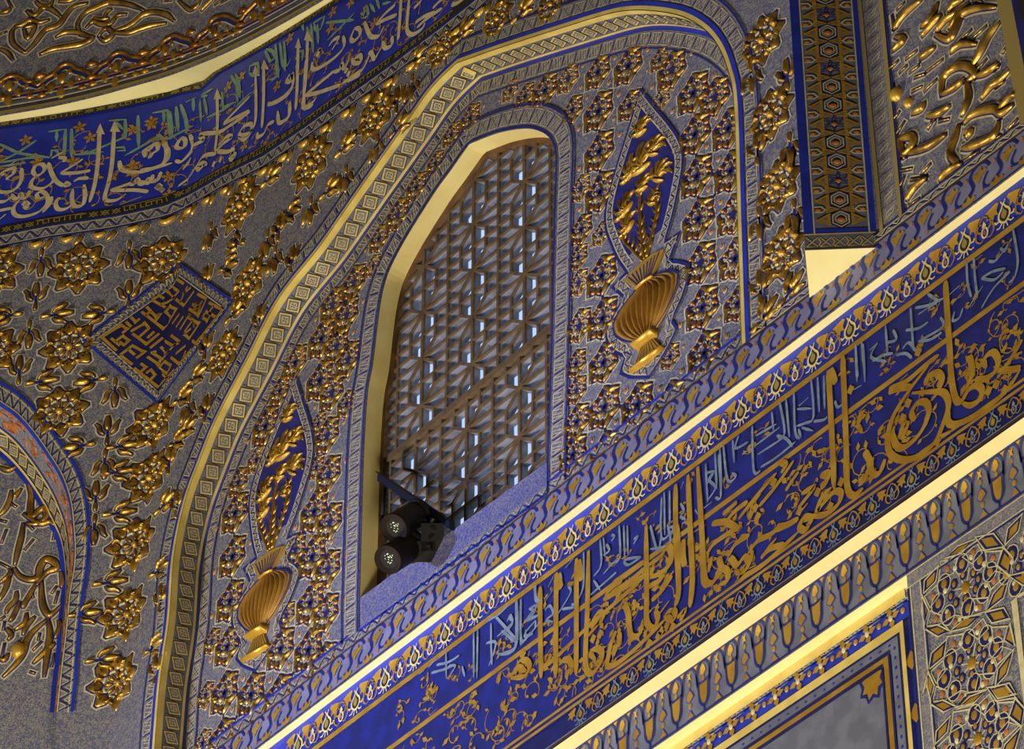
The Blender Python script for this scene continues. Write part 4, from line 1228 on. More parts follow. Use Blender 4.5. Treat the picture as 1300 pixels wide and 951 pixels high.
RIB += [X1(p) for p in ([(90,270),(110,180),(130,100),(140,20)],[(85,290),(120,340),(180,360),(230,345),(240,290),(270,240),(320,250),(340,290),(290,310),(250,350),(220,390)],[(0,380),(60,330),(60,300)],[(60,320),(40,400),(0,480)],[(250,370),(250,450),(260,520),(290,570),(320,560),(370,510)],[(0,260),(60,290)],
 [(290,600),(300,680),(290,760),(280,840),(265,940)],[(280,600),(200,670),(160,730),(140,800),(100,860),(20,940)],[(330,740),(270,790),(200,860)],[(330,710),(360,640),(350,600)],[(365,310),(375,370),(370,410)],[(340,400),(310,440)],[(350,430),(330,500)],[(190,430),(200,470)],[(220,380),(150,500),(140,530)],
 [(100,430),(95,480),(50,530),(40,560)],[(120,490),(80,580),(60,610)],[(160,560),(150,620),(90,660)],[(210,580),(160,640),(140,690)],[(30,610),(20,660)],[(40,650),(70,690),(50,720)],[(30,740),(10,830)],[(50,800),(30,840),(0,830)],[(250,730),(200,780)],[(240,680),(230,720)],[(330,800),(310,880)],[(180,910),(210,920)],[(0,600),(30,580)],[(160,20),(200,60)],[(200,120),(150,180)],[(40,60),(10,140)],[(320,120),(330,60)])]
for st in RIB:
    ac = Acc(); pp = cr(inv(LI, st), 4); L_ = sum(math.hypot(q[0]-p[0], q[1]-p[1]) for p, q in zip(pp, pp[1:]))
    ac.ridge(LI, pp, min(.028, .014+L_*.035), .013, GOLD, rim=RIM, rimw=.010); ac.build('ribbon' if L_ > .25 else 'leaf', lo_)
c = LI.inv(X1([(115,785)])[0]); ac = Acc(); ac.dome(LI, c, .028, .034, .028, GOLDL); ac.build('boss', lo_)

# =================================================================== LEAF-WAVE BORDER under the arch (on the main wall)
XL, XR = xc(8.37)-.05, 3.0
def tulip(c, k, lean=0.):
    t = [(0,-.030),(.010,-.008),(.027,.004),(.022,.014),(.009,.010),(0,.028),(-.009,.010),(-.022,.014),(-.027,.004),(-.010,-.008)]
    return [(c[0]+k*(x+lean*y), c[1]+k*y) for x, y in t]
lb = thing('leaf_wave_border', 'lavender border with ochre tulips and blue waves directly above the upper cream ledge', 'border', M.pt(1, Z_S1, 0))
a = Acc(); strip(a, M, XL, XR, Z_S1+.002, Z_LEDGE-.002, .003, LAV, .2)
strip(a, M, XL, XR, Z_LEDGE-.006, Z_LEDGE, .006, SHOR, .2); strip(a, M, XL, XR, Z_S1, Z_S1+.005, .005, NAVY, .2)
a.build('lavender_ground', lb)
s_m = M.inv((760, 600))[0]; per = (M.inv((790, 577))[0]-M.inv((673, 667))[0])/4
H1 = Z_LEDGE-Z_S1
for i in range(-20, 22):
    s = s_m+i*per
    if not XL+.06 < s < XR-.06: continue
    if s < -1.45 or s > 2.75: continue
    a = Acc()
    top = Z_S1+H1*.66
    cap = cr([(s+.040, top+.010), (s+.022, top+.034), (s-.012, top+.036), (s-.034, top+.012), (s-.026, top-.026), (s-.046, top-.045)], 4)
    a.line(M, cap, .009, .0048, BLUED, w1=.013)
    a.line(M, cr([(s+.030, top-.006), (s+.012, top-.030), (s+.016, top-.050), (s+.036, top-.056)], 4), .008, .0048, BLUED)
    a.line(M, cr([(s+.034, Z_S1+.014), (s+.046, Z_S1+.030), (s+.064, Z_S1+.032)], 4), .006, .0048, BLUED)
    a.fill(M, tulip((s, top), .95, .35), .0056, GOLDP)
    lw_ = [(x, z) for x, z in tulip((s+.058, Z_S1+.012), .95) if True]
    lw_ = [(x, max(z, Z_S1+.006)) for x, z in lw_]
    a.fill(M, lw_, .0056, GOLDP)
    for c in ((s+.056, top+.012), (s+.004, Z_S1+.022)):
        a.fill(M, [(c[0]-.006, c[1]), (c[0], c[1]-.009), (c[0]+.006, c[1]), (c[0], c[1]+.009)], .0056, ORANGE)
    a.build('tulip_wave', lb)
# zigzag edge just inside the arch at the bottom (on the recessed panel) and along the wall right of the arch
ze = thing('zigzag_edge', 'thin zigzag line of blue and pale paint along the bottom of the arch panel', 'border', M.pt(1.0, 8.48, 0))
a = Acc()
class Lin:
    def __init__(self, S, x0, x1, z0, k=1): self.S, self.x0, self.z0 = S, x0, z0; self.P = type('o', (), {'len': x1-x0})()
    def pt(self, u, v, d=0.): return self.S.pt(self.x0+u, self.z0+v, d)
zt0 = T.inv((640, 673))[1]; zt1 = T.inv((640, 658))[1]
L1 = Lin(T, -1.6, 1.5, zt0)
strip(a, T, -1.46, 1.40, zt0-.05, zt1, .0045, GREYF, .2)
zigzag(a, Lin(T, -1.45, 1.40, zt0), .004, (zt1-zt0)-.008, .006, .062, edge=False)
strip(a, T, -1.46, WIN[0][0]-.05, zt1-.004, zt1+.006, .006, BLUE, .2); strip(a, T, WIN[-1][0]+.0, 1.38, zt1-.004, zt1+.006, .006, BLUE, .2)
a.build('panel_part', ze)
a = Acc()
zr = M.inv((1146, 273))[1]
strip(a, M, 1.43, XR, Z_LEDGE, zr, .003, GREYF, .2); zigzag(a, Lin(M, 1.43, XR, Z_LEDGE), .006, zr-Z_LEDGE-.006, .005, .06)
strip(a, M, 1.43, XR, zr, zr+.006, .005, BLUED, .2)
a.build('wall_part', ze)

# ledges: cream undersides
a = Acc(); a.poly3([(XL-4, YM, Z_S1), (XL-4, YG+.3, Z_S1), (10, YG+.3, Z_S1), (10, YM, Z_S1)], SOFF); structure(a, 'trim_5')
a = Acc(); a.poly3([(-9, YF, Z_S2), (-9, YG+.3, Z_S2), (10, YG+.3, Z_S2), (10, YF, Z_S2)], SOFF); structure(a, 'trim_6')
a = Acc(); a.poly(FR, [(-9, Z_S2), (10, Z_S2), (10, Z_S1), (-9, Z_S1)], 0, NAVY); structure(a, 'wall_frieze')

# =================================================================== THE BIG INSCRIPTION FRIEZE
fz = thing('inscription_frieze', 'tall deep blue frieze with large golden and smaller grey cursive lettering between two cream ledges', 'inscription', FR.pt(1.2, Z_S2, 0))
zT = 8.178; zM = 7.975; zB = 7.660
a = Acc(); strip(a, FR, -.9, XR, zT, Z_S1, .002, BLUE, .2); a.build('palmette_ground', fz)
a = Acc(); strip(a, FR, -.9, XR, zB-.01, zT, .002, BLUED, .2); a.build('lettering_ground', fz)
a = Acc(); strip(a, FR, -.9, XR, Z_S2, zB-.008, .002, NAVY, .2); strip(a, FR, -.9, XR, Z_S2, Z_S2+.008, .005, SHOR, .2)
strip(a, FR, -.9, XR, Z_S2+.010, Z_S2+.013, .004, GREYB, .2); a.build('lower_border_ground', fz)
a = Acc()
strip(a, FR, -.9, XR, zT-.010, zT+.010, .005, GOLDP, .2); strip(a, FR, -.9, XR, zT+.012, zT+.0145, .004, BLACK, .2); strip(a, FR, -.9, XR, zT+.022, zT+.025, .004, NAVY, .2)
strip(a, FR, -.9, XR, zM-.010, zM+.008, .0045, GOLDP, .2)
strip(a, FR, -.9, XR, zB-.004, zB+.006, .005, GOLDP, .2); strip(a, FR, -.9, XR, zB+.016, zB+.026, .005, GOLDP, .2)
a.build('golden_lines', fz)
def shield(a, c, k, rim_, dark, core, d=.005):
    p = lambda pts: [(c[0]+x*k, c[1]+y*k) for x, y in pts]
    o = [(0,.040),(.008,.024),(.020,.010),(.022,-.008),(.012,-.024),(0,-.030),(-.012,-.024),(-.022,-.008),(-.020,.010),(-.008,.024)]
    o = cr(o, 3, True)
    a.fill(FR, p(o), d, rim_); a.fill(FR, p([(x*.72, y*.74-.001) for x, y in o]), d+.0005, dark); a.fill(FR, p([(x*.42, y*.5) for x, y in o]), d+.001, core)
    for s in (-1, 1):
        a.line(FR, p([(.010*s, -.024), (.020*s, -.034), (.030*s, -.032)]), .004*k, d, rim_); a.line(FR, p([(.004*s, -.028), (.008*s, -.044)]), .003*k, d, rim_)
        a.line(FR, p([(.020*s, -.012), (.030*s, -.014), (.034*s, -.006)]), .005*k, d, rim_); a.line(FR, p([(.003*s, .034), (.008*s, .046)]), .003*k, d, rim_)
def eight(a, c, k, pale, dot, gold_, d=.005):
    p = lambda pts: [(c[0]+x*k, c[1]+y*k) for x, y in pts]
    a.fill(FR, p([(0,.030),(.008,.014),(.004,.006),(-.004,.006),(-.008,.014)]), d, pale)
    a.line(FR, p([(.011*math.cos(t*.628), -.010+.017*math.sin(t*.628)) for t in range(10)]), .0055*k, d, pale, closed=True)
    a.fill(FR, p([(0,.001),(.005,-.010),(0,-.020),(-.005,-.010)]), d+.0005, dot)
    for s in (-1, 1):
        a.line(FR, cr(p([(0,.046),(.018*s,.030),(.026*s,.008),(.012*s,-.004)]), 3), .0045*k, d, gold_, w1=.007*k)
        a.line(FR, cr(p([(.030*s,.010),(.034*s,-.016),(.020*s,-.034),(.008*s,-.030)]), 3), .0075*k, d, gold_, w1=.003*k)
def bell(a, c, k, s, gold_, d=.005):
    p = lambda pts: [(c[0]+x*k*s, c[1]+y*k) for x, y in pts]
    q = p([(-.024,.016),(-.006,.022),(.014,.026),(.020,.020),(.012,.004),(.016,-.012),(.004,-.006),(-.002,-.020),(-.010,-.004),(-.026,-.008),(-.014,.006)])
    a.fill(FR, q if s > 0 else q[::-1], d, gold_)
sh = [FR.inv(p)[0] for p in ((854,585),(810,620),(773,651),(729,683),(686,713))]
ps = (sh[0]-sh[4])/4; zc = (Z_S1+zT)/2-.003
for i in range(-8, 20):
    s = sh[4]+i*ps
    if s > XR-.1: break
    a = Acc(); shield(a, (s, zc-.004), 1.05, CREAM, BLACK, OLIVE); a.build('shield_palmette', fz)
    a = Acc(); eight(a, (s+ps/2, zc-.008), .98, CREAM, ORANGE, GOLDP); a.build('drop_palmette', fz)
    a = Acc(); bell(a, (s+ps*.26, zc+.022), 1.12, -1, GOLDL); a.build('bell_flower', fz)
    a = Acc(); bell(a, (s-ps*.26, zc+.022), 1.12, 1, GOLDL); a.build('bell_flower', fz)
sb = [FR.inv(p)[0] for p in ((1262,533),(1210,568),(1159,605),(1061,675),(1012,709),(962,745))]
pb = (sb[0]-sb[2])/2; zc2 = Z_S2+.046
a0_ = sb[2]
for i in range(-9, 12):
    s = a0_+i*pb
    a = Acc(); shield(a, (s, zc2), .80, GREYB, BLACK, GOLDP); a.build('small_shield', fz)
    a = Acc(); eight(a, (s+pb/2, zc2), .70, GREYB, GOLDP, GOLDP); bell(a, (s+pb*.24, zc2+.012), .8, -1, GOLDP); bell(a, (s-pb*.24, zc2+.012), .8, 1, GOLDP); a.build('small_leaves', fz)
Y1 = lambda p: Q((1040,280), 5., p)
Y2 = lambda p: Q((1040,430), 5., p)
Y3 = lambda p: Q((840,430), 5., p)
Y4 = lambda p: Q((840,580), 5., p)
Y6 = lambda p: Q((640,670), 5., p)
Y7 = lambda p: Q((500,700), 5.87, p)
BIG = [Y1(p) for p in ([(812,390),(822,560),(834,750),(850,960)],)]
BIG += [Y2(p) for p in ([(836,20),(846,200),(862,330),(885,400),(915,402),(940,360),(965,325),(1010,302),(1045,332),(1030,392),(970,430),(918,412)],[(966,112),(982,200),(975,250),(935,335)],
 [(1000,262),(1060,262),(1120,222),(1148,150),(1120,95),(1080,108),(1056,150),(1072,192)],[(1290,192),(1220,205),(1160,205)],[(1155,240),(1210,160),(1260,80),(1300,10)],[(1240,120),(1300,90)],
 [(832,452),(828,525),(860,552),(950,522),(1080,440),(1200,335),(1290,200)],[(68,205),(86,500),(108,960)],[(160,110),(176,500),(192,960)],[(80,200),(100,240),(115,292)],
 [(452,345),(520,322),(600,312)],[(455,325),(560,280),(680,180),(772,108)],[(705,175),(600,312),(500,462),(450,600),(455,720),(520,772),(620,762),(740,672),(800,542),(832,440),(820,372),(770,342),(600,352)],
 [(690,302),(700,250),(760,222),(792,262),(770,332),(722,402)],[(622,522),(598,480),(630,420),(680,408),(708,450),(692,530),(640,622),(560,692),(510,692),(478,622),(490,560)],
 [(845,598),(780,622)],[(330,830),(360,760)],[(430,770),(400,850),(360,870),(330,830),(300,900),(260,940)],[(300,720),(340,800),(330,870)],[(20,870),(60,880),(50,930),(20,950)],[(530,570),(570,550),(540,630)])]
BIG += [Y4(p) for p in ([(100,180),(102,500),(120,850),(95,960)],[(178,120),(195,500),(208,800),(190,960)],[(240,70),(262,400),(280,700),(295,800),(340,800),(385,720),(428,730),(430,790),(372,822)],[(372,642),(392,730),(342,792)],
 [(450,640),(490,692),(540,640),(562,690),(520,752)],[(590,600),(560,700),(500,780),(640,702),(760,600),(882,480)],[(872,402),(800,440),(740,452)],[(740,470),(830,430),(882,395)],[(952,440),(920,472),(888,450),(918,390),(960,398),(950,442)],
 [(960,382),(1050,372),(1130,310),(1152,240),(1110,228),(1040,300),(1000,352),(1030,260),(1090,200)],[(1106,-10),(1102,200)],[(1180,0),(1192,200),(1230,252),(1292,205)],
 [(630,322),(740,190),(852,28)],[(500,402),(610,260),(742,108)],[(800,222),(840,160),(882,100)],[(400,372),(450,330),(492,290)],[(880,332),(930,270),(980,200),(900,242)],[(900,350),(940,300)],[(1030,120),(1070,110),(1060,160),(1020,190)],[(770,40),(800,60),(770,110)],
 [(20,600),(70,580),(70,680),(10,740)],[(0,850),(90,730)],[(150,530),(150,640),(160,700)],[(420,420),(480,350),(560,290)],[(330,640),(310,740)])]
BIG += [Y4(p) for p in ([(300,620),(340,560),(420,500),(520,440)],[(430,640),(480,560),(570,500)],[(560,620),(620,540),(700,500),(770,440)],[(640,650),(700,590),(790,560)],[(330,430),(420,420),(500,470)],[(560,330),(640,240)],[(660,620),(740,520)])]
BIG += [Y6(p) for p in ([(238,380),(240,640),(246,960)],[(342,290),(340,600),(338,960)],[(352,300),(362,340),(372,392)],[(470,200),(470,600),(468,940)],[(482,212),(494,270),(502,342)],
 [(546,150),(540,500),(528,850),(560,932),(618,872),(632,800),(598,772),(560,800),(590,842)],[(912,-10),(916,400),(918,600),(960,642),(988,580),(968,530)],[(1112,-10),(1118,250),(1118,420),(1095,500)],[(1190,30),(1206,300),(1192,512)],[(1275,200),(1278,340),(1310,372)],
 [(782,500),(800,560),(816,690),(870,682),(886,612)],[(1082,520),(1040,560),(1080,592),(1098,552),(1082,520)],[(1030,592),(900,722),(780,830),(700,882),(655,882)],[(722,660),(690,742),(672,830),(660,882)],[(700,772),(740,742),(742,672)],
 [(640,462),(770,390),(902,308)],[(652,440),(700,380),(762,340)],[(690,422),(800,350),(902,268)],[(930,242),(1000,192),(1052,128),(1072,200),(1020,282),(940,322)],[(700,360),(800,290),(902,218)],[(930,380),(1000,340),(1030,300)],[(950,470),(1020,400),(1080,310)],
 [(602,562),(622,602),(642,560),(608,548),(560,622)],[(150,922),(118,900),(108,860),(150,848),(174,890),(140,945),(60,960)],[(250,892),(330,840),(560,620),(700,500),(902,320)],[(560,640),(620,600),(540,700)],[(380,850),(420,840),(440,900),(400,930)],[(1000,550),(1060,470)],[(1130,600),(1160,530),(1110,580)])]
DOTS = Y2([(1085,335),(1135,295),(760,660),(540,510),(575,415),(210,330),(1190,330),(640,90)])+Y4([(885,350),(1000,230),(605,330),(575,370),(720,165),(1150,165),(1050,260),(1080,320),(620,385)])+Y6([(990,690),(1080,635),(1040,635),(575,710),(620,680),(930,740),(710,790),(85,910),(130,810),(1010,660),(780,500)])
a = Acc(); letters(a, FR, BIG, .0225, .0062, GOLDP, ang=.5, minw=.55)
for c in DOTS:
    p = FR.inv(c); a.fill(FR, [(p[0]-.015, p[1]), (p[0], p[1]-.017), (p[0]+.015, p[1]), (p[0], p[1]+.017)], .0062, GOLDP)
a.build('large_golden_lettering', fz)
SM = [Y1(p) for p in ([(1240,60),(1270,250),(1252,360),(1212,402)],[(945,262),(952,400),(975,492)],[(990,240),(1000,380),(1012,472)],[(1200,170),(1130,260),(1085,262)],[(1192,310),(1110,330),(1040,372)],[(1040,372),(1120,382),(1180,330)],[(1222,330),(1120,432),(1040,562)],
 [(870,582),(858,640),(900,622),(922,560)],[(902,418),(830,482)],[(912,470),(850,545)],[(1160,180),(1190,200),(1210,150)],[(1050,420),(950,570)],[(430,670),(446,862)],[(240,790),(250,940),(255,1000)],[(280,778),(292,940)],[(590,560),(600,700),(612,820),(655,812)],
 [(780,622),(800,660),(770,700),(640,772)],[(640,772),(720,760),(790,715)],[(560,702),(640,690),(702,650)],[(700,472),(740,500),(762,520),(700,562)],[(640,602),(702,560)],[(480,700),(500,762),(430,782)],[(332,830),(382,780)],[(382,782),(340,872),(440,902)],[(800,500),(700,545),(620,560)],[(540,820),(580,780),(620,830)],[(500,860),(560,850),(600,880)],[(350,900),(420,860),(480,850)])]
SM += [Y3(p) for p in ([(1000,250),(1012,472)],[(1040,240),(1046,452)],[(960,270),(975,500),(920,542),(868,560)],[(760,410),(792,600),(750,642)],[(800,390),(822,632)],[(850,352),(860,600),(892,632),(880,578)],[(710,470),(722,592)],[(586,560),(596,842),(640,842)],
 [(500,622),(480,702),(562,660)],[(380,700),(392,960)],[(402,680),(430,902),(482,882),(458,858)],[(462,650),(472,792)],[(350,730),(362,960)],[(290,800),(300,960)],[(290,862),(342,852),(300,932)],[(610,622),(740,548)],[(610,682),(762,568)],[(620,742),(782,638)],[(640,822),(740,760),(862,660)],
 [(880,432),(942,378)],[(870,452),(962,448)],[(975,530),(1040,520),(1062,498)],[(520,740),(580,700)],[(740,620),(800,640),(840,690)],[(900,570),(970,590)],[(1110,400),(1130,440),(1180,400)],[(1210,340),(1280,300)],[(1240,60),(1250,280)],[(1290,40),(1300,280)])]
SM += [Y4(p) for p in ([(290,50),(302,292)],[(370,-10),(386,250),(350,262)],[(342,100),(310,150),(352,202),(300,282)],[(26,230),(30,502)],[(60,220),(62,442)],[(10,262),(10,520),(82,470)],[(130,300),(152,350),(130,382),(162,402)],[(150,160),(130,212)],[(222,340),(242,372)],[(280,330),(330,290)],[(50,460),(80,450),(80,490),(50,480)],[(140,430),(180,410)])]
SM += [Y6(p) for p in ([(620,80),(626,240),(580,312)],[(640,70),(652,192)],[(740,-10),(746,190),(700,232),(638,302)],[(770,-10),(776,182)],[(792,-10),(797,172)],[(882,190),(800,242),(778,210),(882,188)],[(515,160),(516,350),(500,422),(478,462)],[(85,470),(86,720),(60,782),(-5,802)],
 [(115,460),(116,710),(132,732),(242,600)],[(-5,658),(82,732)],[(30,602),(50,560),(62,620),(-5,692)],[(180,512),(222,500),(158,582),(232,558)],[(150,652),(150,692),(202,650),(212,598)],[(270,472),(322,400)],[(290,382),(332,300)],[(270,532),(300,500),(322,550),(278,592),(322,602)],[(420,380),(432,420),(348,562)],
 [(380,522),(452,510),(440,488)],[(400,262),(452,200)],[(560,432),(700,310),(722,288)],[(580,340),(622,402)],[(940,-10),(985,150),(1012,50)],[(1050,-10),(1062,110),(938,142)],[(640,180),(680,150),(660,110)],[(210,370),(215,450),(240,470)],[(370,290),(380,330)],[(690,90),(710,60),(690,50)],[(830,110),(860,60),(830,80)],[(1150,100),(1170,60)])]
SM += [Y7(p) for p in ([(735,540),(736,700),(742,852)],[(700,690),(772,690),(718,862)],[(606,600),(607,950)],[(636,590),(630,950)],[(400,740),(402,950)],[(330,852),(420,830),(502,778)],[(290,912),(370,890),(452,858)],[(770,490),(840,570),(922,662)],[(870,500),(892,540),(780,642)],[(930,370),(932,670),(880,762),(778,770)],[(960,360),(962,660),(1002,642)],
 [(1020,430),(1060,460),(1000,520),(1080,490)],[(1070,520),(1000,600),(990,640),(1050,620)],[(270,870),(340,790)],[(420,860),(470,860),(430,930)],[(520,860),(540,940)],[(700,530),(800,470),(870,400)],[(1060,270),(1070,370),(1110,380)],[(200,920),(240,890)])]
a = Acc(); letters(a, FR, SM, .0095, .0056, GREYB, ang=.7, minw=.6); a.build('grey_lettering', fz)
rnd = random.Random(11); a = Acc()
tf = lambda p: zB+.03 < p[1] < zM-.015 and -.6 < p[0] < 2.6
scrollwork(a, FR, tf, lambda u, v: (-.6+3.2*u, zB+.03+(zM-zB-.04)*v), 210, GOLDP, .028, rnd, .003, .0035, .05)
tf2 = lambda p: zM+.012 < p[1] < zT-.015 and -.6 < p[0] < 2.6
scrollwork(a, FR, tf2, lambda u, v: (-.6+3.2*u, zM+.02+(zT-zM-.04)*v), 55, GOLDP, .024, rnd, .0022, .0035, .03)
a.build('golden_scrollwork', fz)

# =================================================================== WALL BELOW THE FRIEZE
ZG = G.inv((1153.6, 728))[1]                         # lower edge of the arcaded border
GX = G.inv((1153, 740))[0]                           # left side of the star panel
a = Acc(); a.poly(G, [(-9, ZG), (10, ZG), (10, Z_S2), (-9, Z_S2)], 0, GREYP); a.poly(G, [(GX, 0), (10, 0), (10, ZG), (GX, ZG)], 0, GREYP); structure(a, 'wall_lower')
HG = Aff((0, YG+.045, 0), (1, 0, 0), (0, 0, 1))
a = Acc(); a.poly(HG, [(-9, 0), (GX+.1, 0), (GX+.1, ZG+.02), (-9, ZG+.02)], 0, BLUED); structure(a, 'wall_lower_recess')
a = Acc(); a.poly3([(-9, YG, ZG), (-9, YG+.045, ZG), (GX, YG+.045, ZG), (GX, YG, ZG)], SOFF)
a.poly3([(GX, YG, ZG), (GX, YG+.045, ZG), (GX, YG+.045, 0), (GX, YG, 0)], CREAM); structure(a, 'trim_7')
ab = thing('arcaded_border', 'grey and blue border of little arches with ochre flowers just below the lower cream ledge', 'border', G.pt(1.8, ZG))
HGt = Z_S2-ZG
a = Acc(); strip(a, G, -.6, XR, ZG, Z_S2, .002, GREYP, .2); strip(a, G, -.6, XR, Z_S2-.006, Z_S2, .005, BLUED, .2); strip(a, G, -.6, XR, ZG, ZG+.006, .005, BLUED, .2); a.build('ground', ab)
pA = [G.inv(p)[0] for p in Q((1100,560), 5.945, [(300,830),(1000,370)])]; pg = (pA[1]-pA[0])/3
hh = HGt
print('G', ZG, hh, pg, GX)
for i in range(-14, 5):
    s = pA[0]+i*pg
    if s > XR-.2: break
    a = Acc(); w = pg/4; zz = lambda f: ZG+hh*f
    P_ = lambda pts: [(s+x*w, zz(y)) for x, y in pts]
    B_ = lambda pts, k=.007: a.line(G, cr(P_(pts), 3), k, .004, BLUED)
    # lobe with cup (A) and lobe with flowers (B)
    B_([(-.85,.62),(-.9,.80),(-.45,.95),(0,.985),(.45,.95),(.9,.80),(.85,.62)])
    B_([(-.85,.62),(-.3,.58),(.3,.60),(.85,.62)]); B_([(-.85,.62),(-.72,.45),(-.62,.25),(0,.14),(.62,.25),(.72,.45),(.85,.62)]); B_([(0,.14),(0,0)])
    a.fill(G, P_([(-.55,.55),(.55,.57),(.5,.35),(.25,.20),(-.25,.20),(-.5,.35)])[::-1], .0045, GOLDP)
    a.fill(G, P_([(-.4,.76),(-.05,.70),(.4,.78),(.25,.88),(0,.93),(-.3,.87)]), .0045, GOLDL)
    a.dome(G, P_([(0,.655)])[0], .006, .008, .001, GOLDP, .004, 8)
    s2 = s+2*w; P_ = lambda pts: [(s2+x*w, zz(y)) for x, y in pts]
    B_([(-1.1,.55),(-.95,.80),(-.5,.95),(0,.985),(.5,.95),(.95,.80),(1.1,.55)])
    a.fill(G, P_([(0,.80),(.3,.76),(.12,.85),(.3,.93),(0,.89),(-.3,.93),(-.12,.85),(-.3,.76)]), .0045, GOLDL)
    a.fill(G, P_([(0,.64),(.2,.69),(0,.75),(-.2,.69)]), .0045, GOLDP)
    t2 = P_([(-.5,.42),(-.1,.36),(.5,.44),(.3,.52),(0,.58),(-.35,.52)]); a.fill(G, t2, .0045, GOLDP); a.line(G, t2, .005, .0042, BLUE, closed=True)
    a.dome(G, P_([(0,.29)])[0], .007, .009, .001, GOLDP, .004, 8)
    t3 = P_([(-.5,.06),(.5,.06),(.2,.14),(0,.20),(-.2,.14)]); a.fill(G, t3, .0045, GOLDP); a.line(G, t3, .004, .0042, BLUE, closed=True)
    B_([(0,.75),(0,.80)], .004); B_([(0,.58),(0,.64)], .004)
    for q in (1, 3):
        P_ = lambda pts: [(s+w*q+x*w, zz(y)) for x, y in pts]
        a.fill(G, P_([(-.35,.975),(0,.90),(.35,.975)]), .0045, GOLDL)
    a.build('arch_unit', ab)
# star panel
N_ = lambda p: Q((1080,650), 4.486, p)
stp = thing('star_mosaic', 'grey panel with interlaced stars and rosettes in blue and ochre at the bottom right', 'wall panel', G.pt(GX+.3, ZG-.5))
a = Acc()
a.poly(G, [(GX, 6.4), (XR, 6.4), (XR, ZG-.002), (GX, ZG-.002)], .0015, GREY); a.build('grey_ground', stp)
a = Acc()
strip(a, G, GX, XR, ZG-.050, ZG-.003, .0035, GREYF, .2); strip(a, G, GX+.05, XR, ZG-.056, ZG-.050, .005, BLUED, .2)
for z in (ZG-.006, ZG-.047): strip(a, G, GX, XR, z-.002, z+.002, .005, CREAML, .2)
for x0, x1, mt, d in ((0,.006,NAVY,.005),(.006,.050,GREYF,.0036),(.050,.056,BLUED,.005)):
    a.poly(G, [(GX+x0, 6.4), (GX+x1, 6.4), (GX+x1, ZG-.05), (GX+x0, ZG-.05)], d, mt)
for x in (.010, .046): a.poly(G, [(GX+x-.002, 6.4), (GX+x+.002, 6.4), (GX+x+.002, ZG-.05), (GX+x-.002, ZG-.05)], .005, CREAML)
a.build('border', stp)
def ctr(p): return (sum(x for x, y in p)/len(p), sum(y for x, y in p)/len(p))
def shr(p, k):
    c = ctr(p); return [(c[0]+(x-c[0])*k, c[1]+(y-c[1])*k) for x, y in p]
KIT = [[(507,312),(492,400),(425,465),(430,395)],[(413,480),(452,565),(430,645),(412,570)],[(435,672),(500,648),(570,682),(505,715)],[(555,732),(540,830),(455,900),(470,810)],[(572,688),(640,608),(752,590),(680,660)],[(775,577),(880,552),(915,612),(815,637)],
 [(915,370),(880,495),(782,572),(822,470)],[(880,210),(932,268),(915,368),(845,310)],[(722,150),(822,130),(880,203),(775,222)],[(712,163),(640,240),(550,268),(620,200)],[(985,20),(965,115),(890,192),(905,100)],[(915,370),(1020,345),(1050,440),(985,420)],
 [(915,640),(945,770),(885,738)],[(938,790),(900,930),(835,1000),(850,900)],[(1060,250),(1010,200),(990,240)],[(455,905),(445,990),(420,1050)]]
KIT += [[(x+35, y+430) for x, y in KIT[k]] for k in (1, 2, 4, 5)]+[[(x+70, y+860) for x, y in KIT[k]] for k in (0, 1, 3, 4, 6, 7, 8, 9)]
for ik, kt in enumerate(KIT):
    j_ = ik*9e-5; a = Acc(); p = ccw(inv(G, N_(kt))); a.fill(G, p, .004+j_, NAVY); a.fill(G, shr(p, .62), .0048+j_, GOLDP); a.line(G, shr(p, 1.04), .004, .0054+j_, CREAML, closed=True); a.build('kite', stp)
OV1 = [(640,300),(742,278),(800,345),(765,465),(675,552),(562,592),(505,525),(538,413)]; OV2 = [(645,360),(705,350),(732,385),(718,442),(662,495),(605,520),(576,482),(594,415)]
DT = [(555,325),(700,230),(815,265),(820,395),(740,542),(600,632),(490,610),(474,485)]
PN = [[(522,285),(618,268),(595,350),(508,400)],[(645,262),(728,182),(758,238),(700,300)],[(772,232),(866,226),(843,312),(790,322)],[(832,340),(897,362),(800,452),(780,400)],[(702,500),(792,492),(775,572),(680,600)],[(600,592),(672,602),(575,682),(530,637)],[(460,568),(520,592),(520,642),(440,656)],[(428,485),(500,420),(512,480),(460,550)]]
for ox, oy in ((0,0),(35,430),(70,860),(385,-165)):
    o_ = lambda L: inv(G, N_([(x+ox, y+oy) for x, y in L]))
    a = Acc(); c = o_([(660,435)])[0]
    for i, p in enumerate(o_(OV1)):
        a.dome(G, p, .022, .027, .0012, NAVY, .0030, 10); a.dome(G, p, .011, .015, .0020, GOLDP, .0036, 8)
        a.line(G, [(p[0]+.024*math.cos(t*.57), p[1]+.029*math.sin(t*.57)) for t in range(11)], .003, .0046, CREAML, closed=True)
    for p in o_(OV2): a.dome(G, p, .013, .017, .0012, NAVY, .0032, 8); a.dome(G, p, .007, .010, .0020, GOLDP, .0038, 8)
    a.dome(G, c, .015, .019, .005, GOLDP, .003, 10)
    for k in range(8):
        t = k*.785+.4; a.line(G, [c, (c[0]+.05*math.cos(t), c[1]+.055*math.sin(t))], .004, .0030, CREAML)
        a.dome(G, (c[0]+.075*math.cos(t), c[1]+.085*math.sin(t)), .008, .010, .003, CREAML, .003, 6)
    a.build('rosette', stp)
    if ox == 385: continue
    a = Acc()
    for p in PN: a.line(G, o_(p), .0032, .0050, CREAML, closed=True)
    for p in o_(DT): a.dome(G, p, .008, .011, .002, ORANGE, .003, 8)
    a.build('interlace', stp)
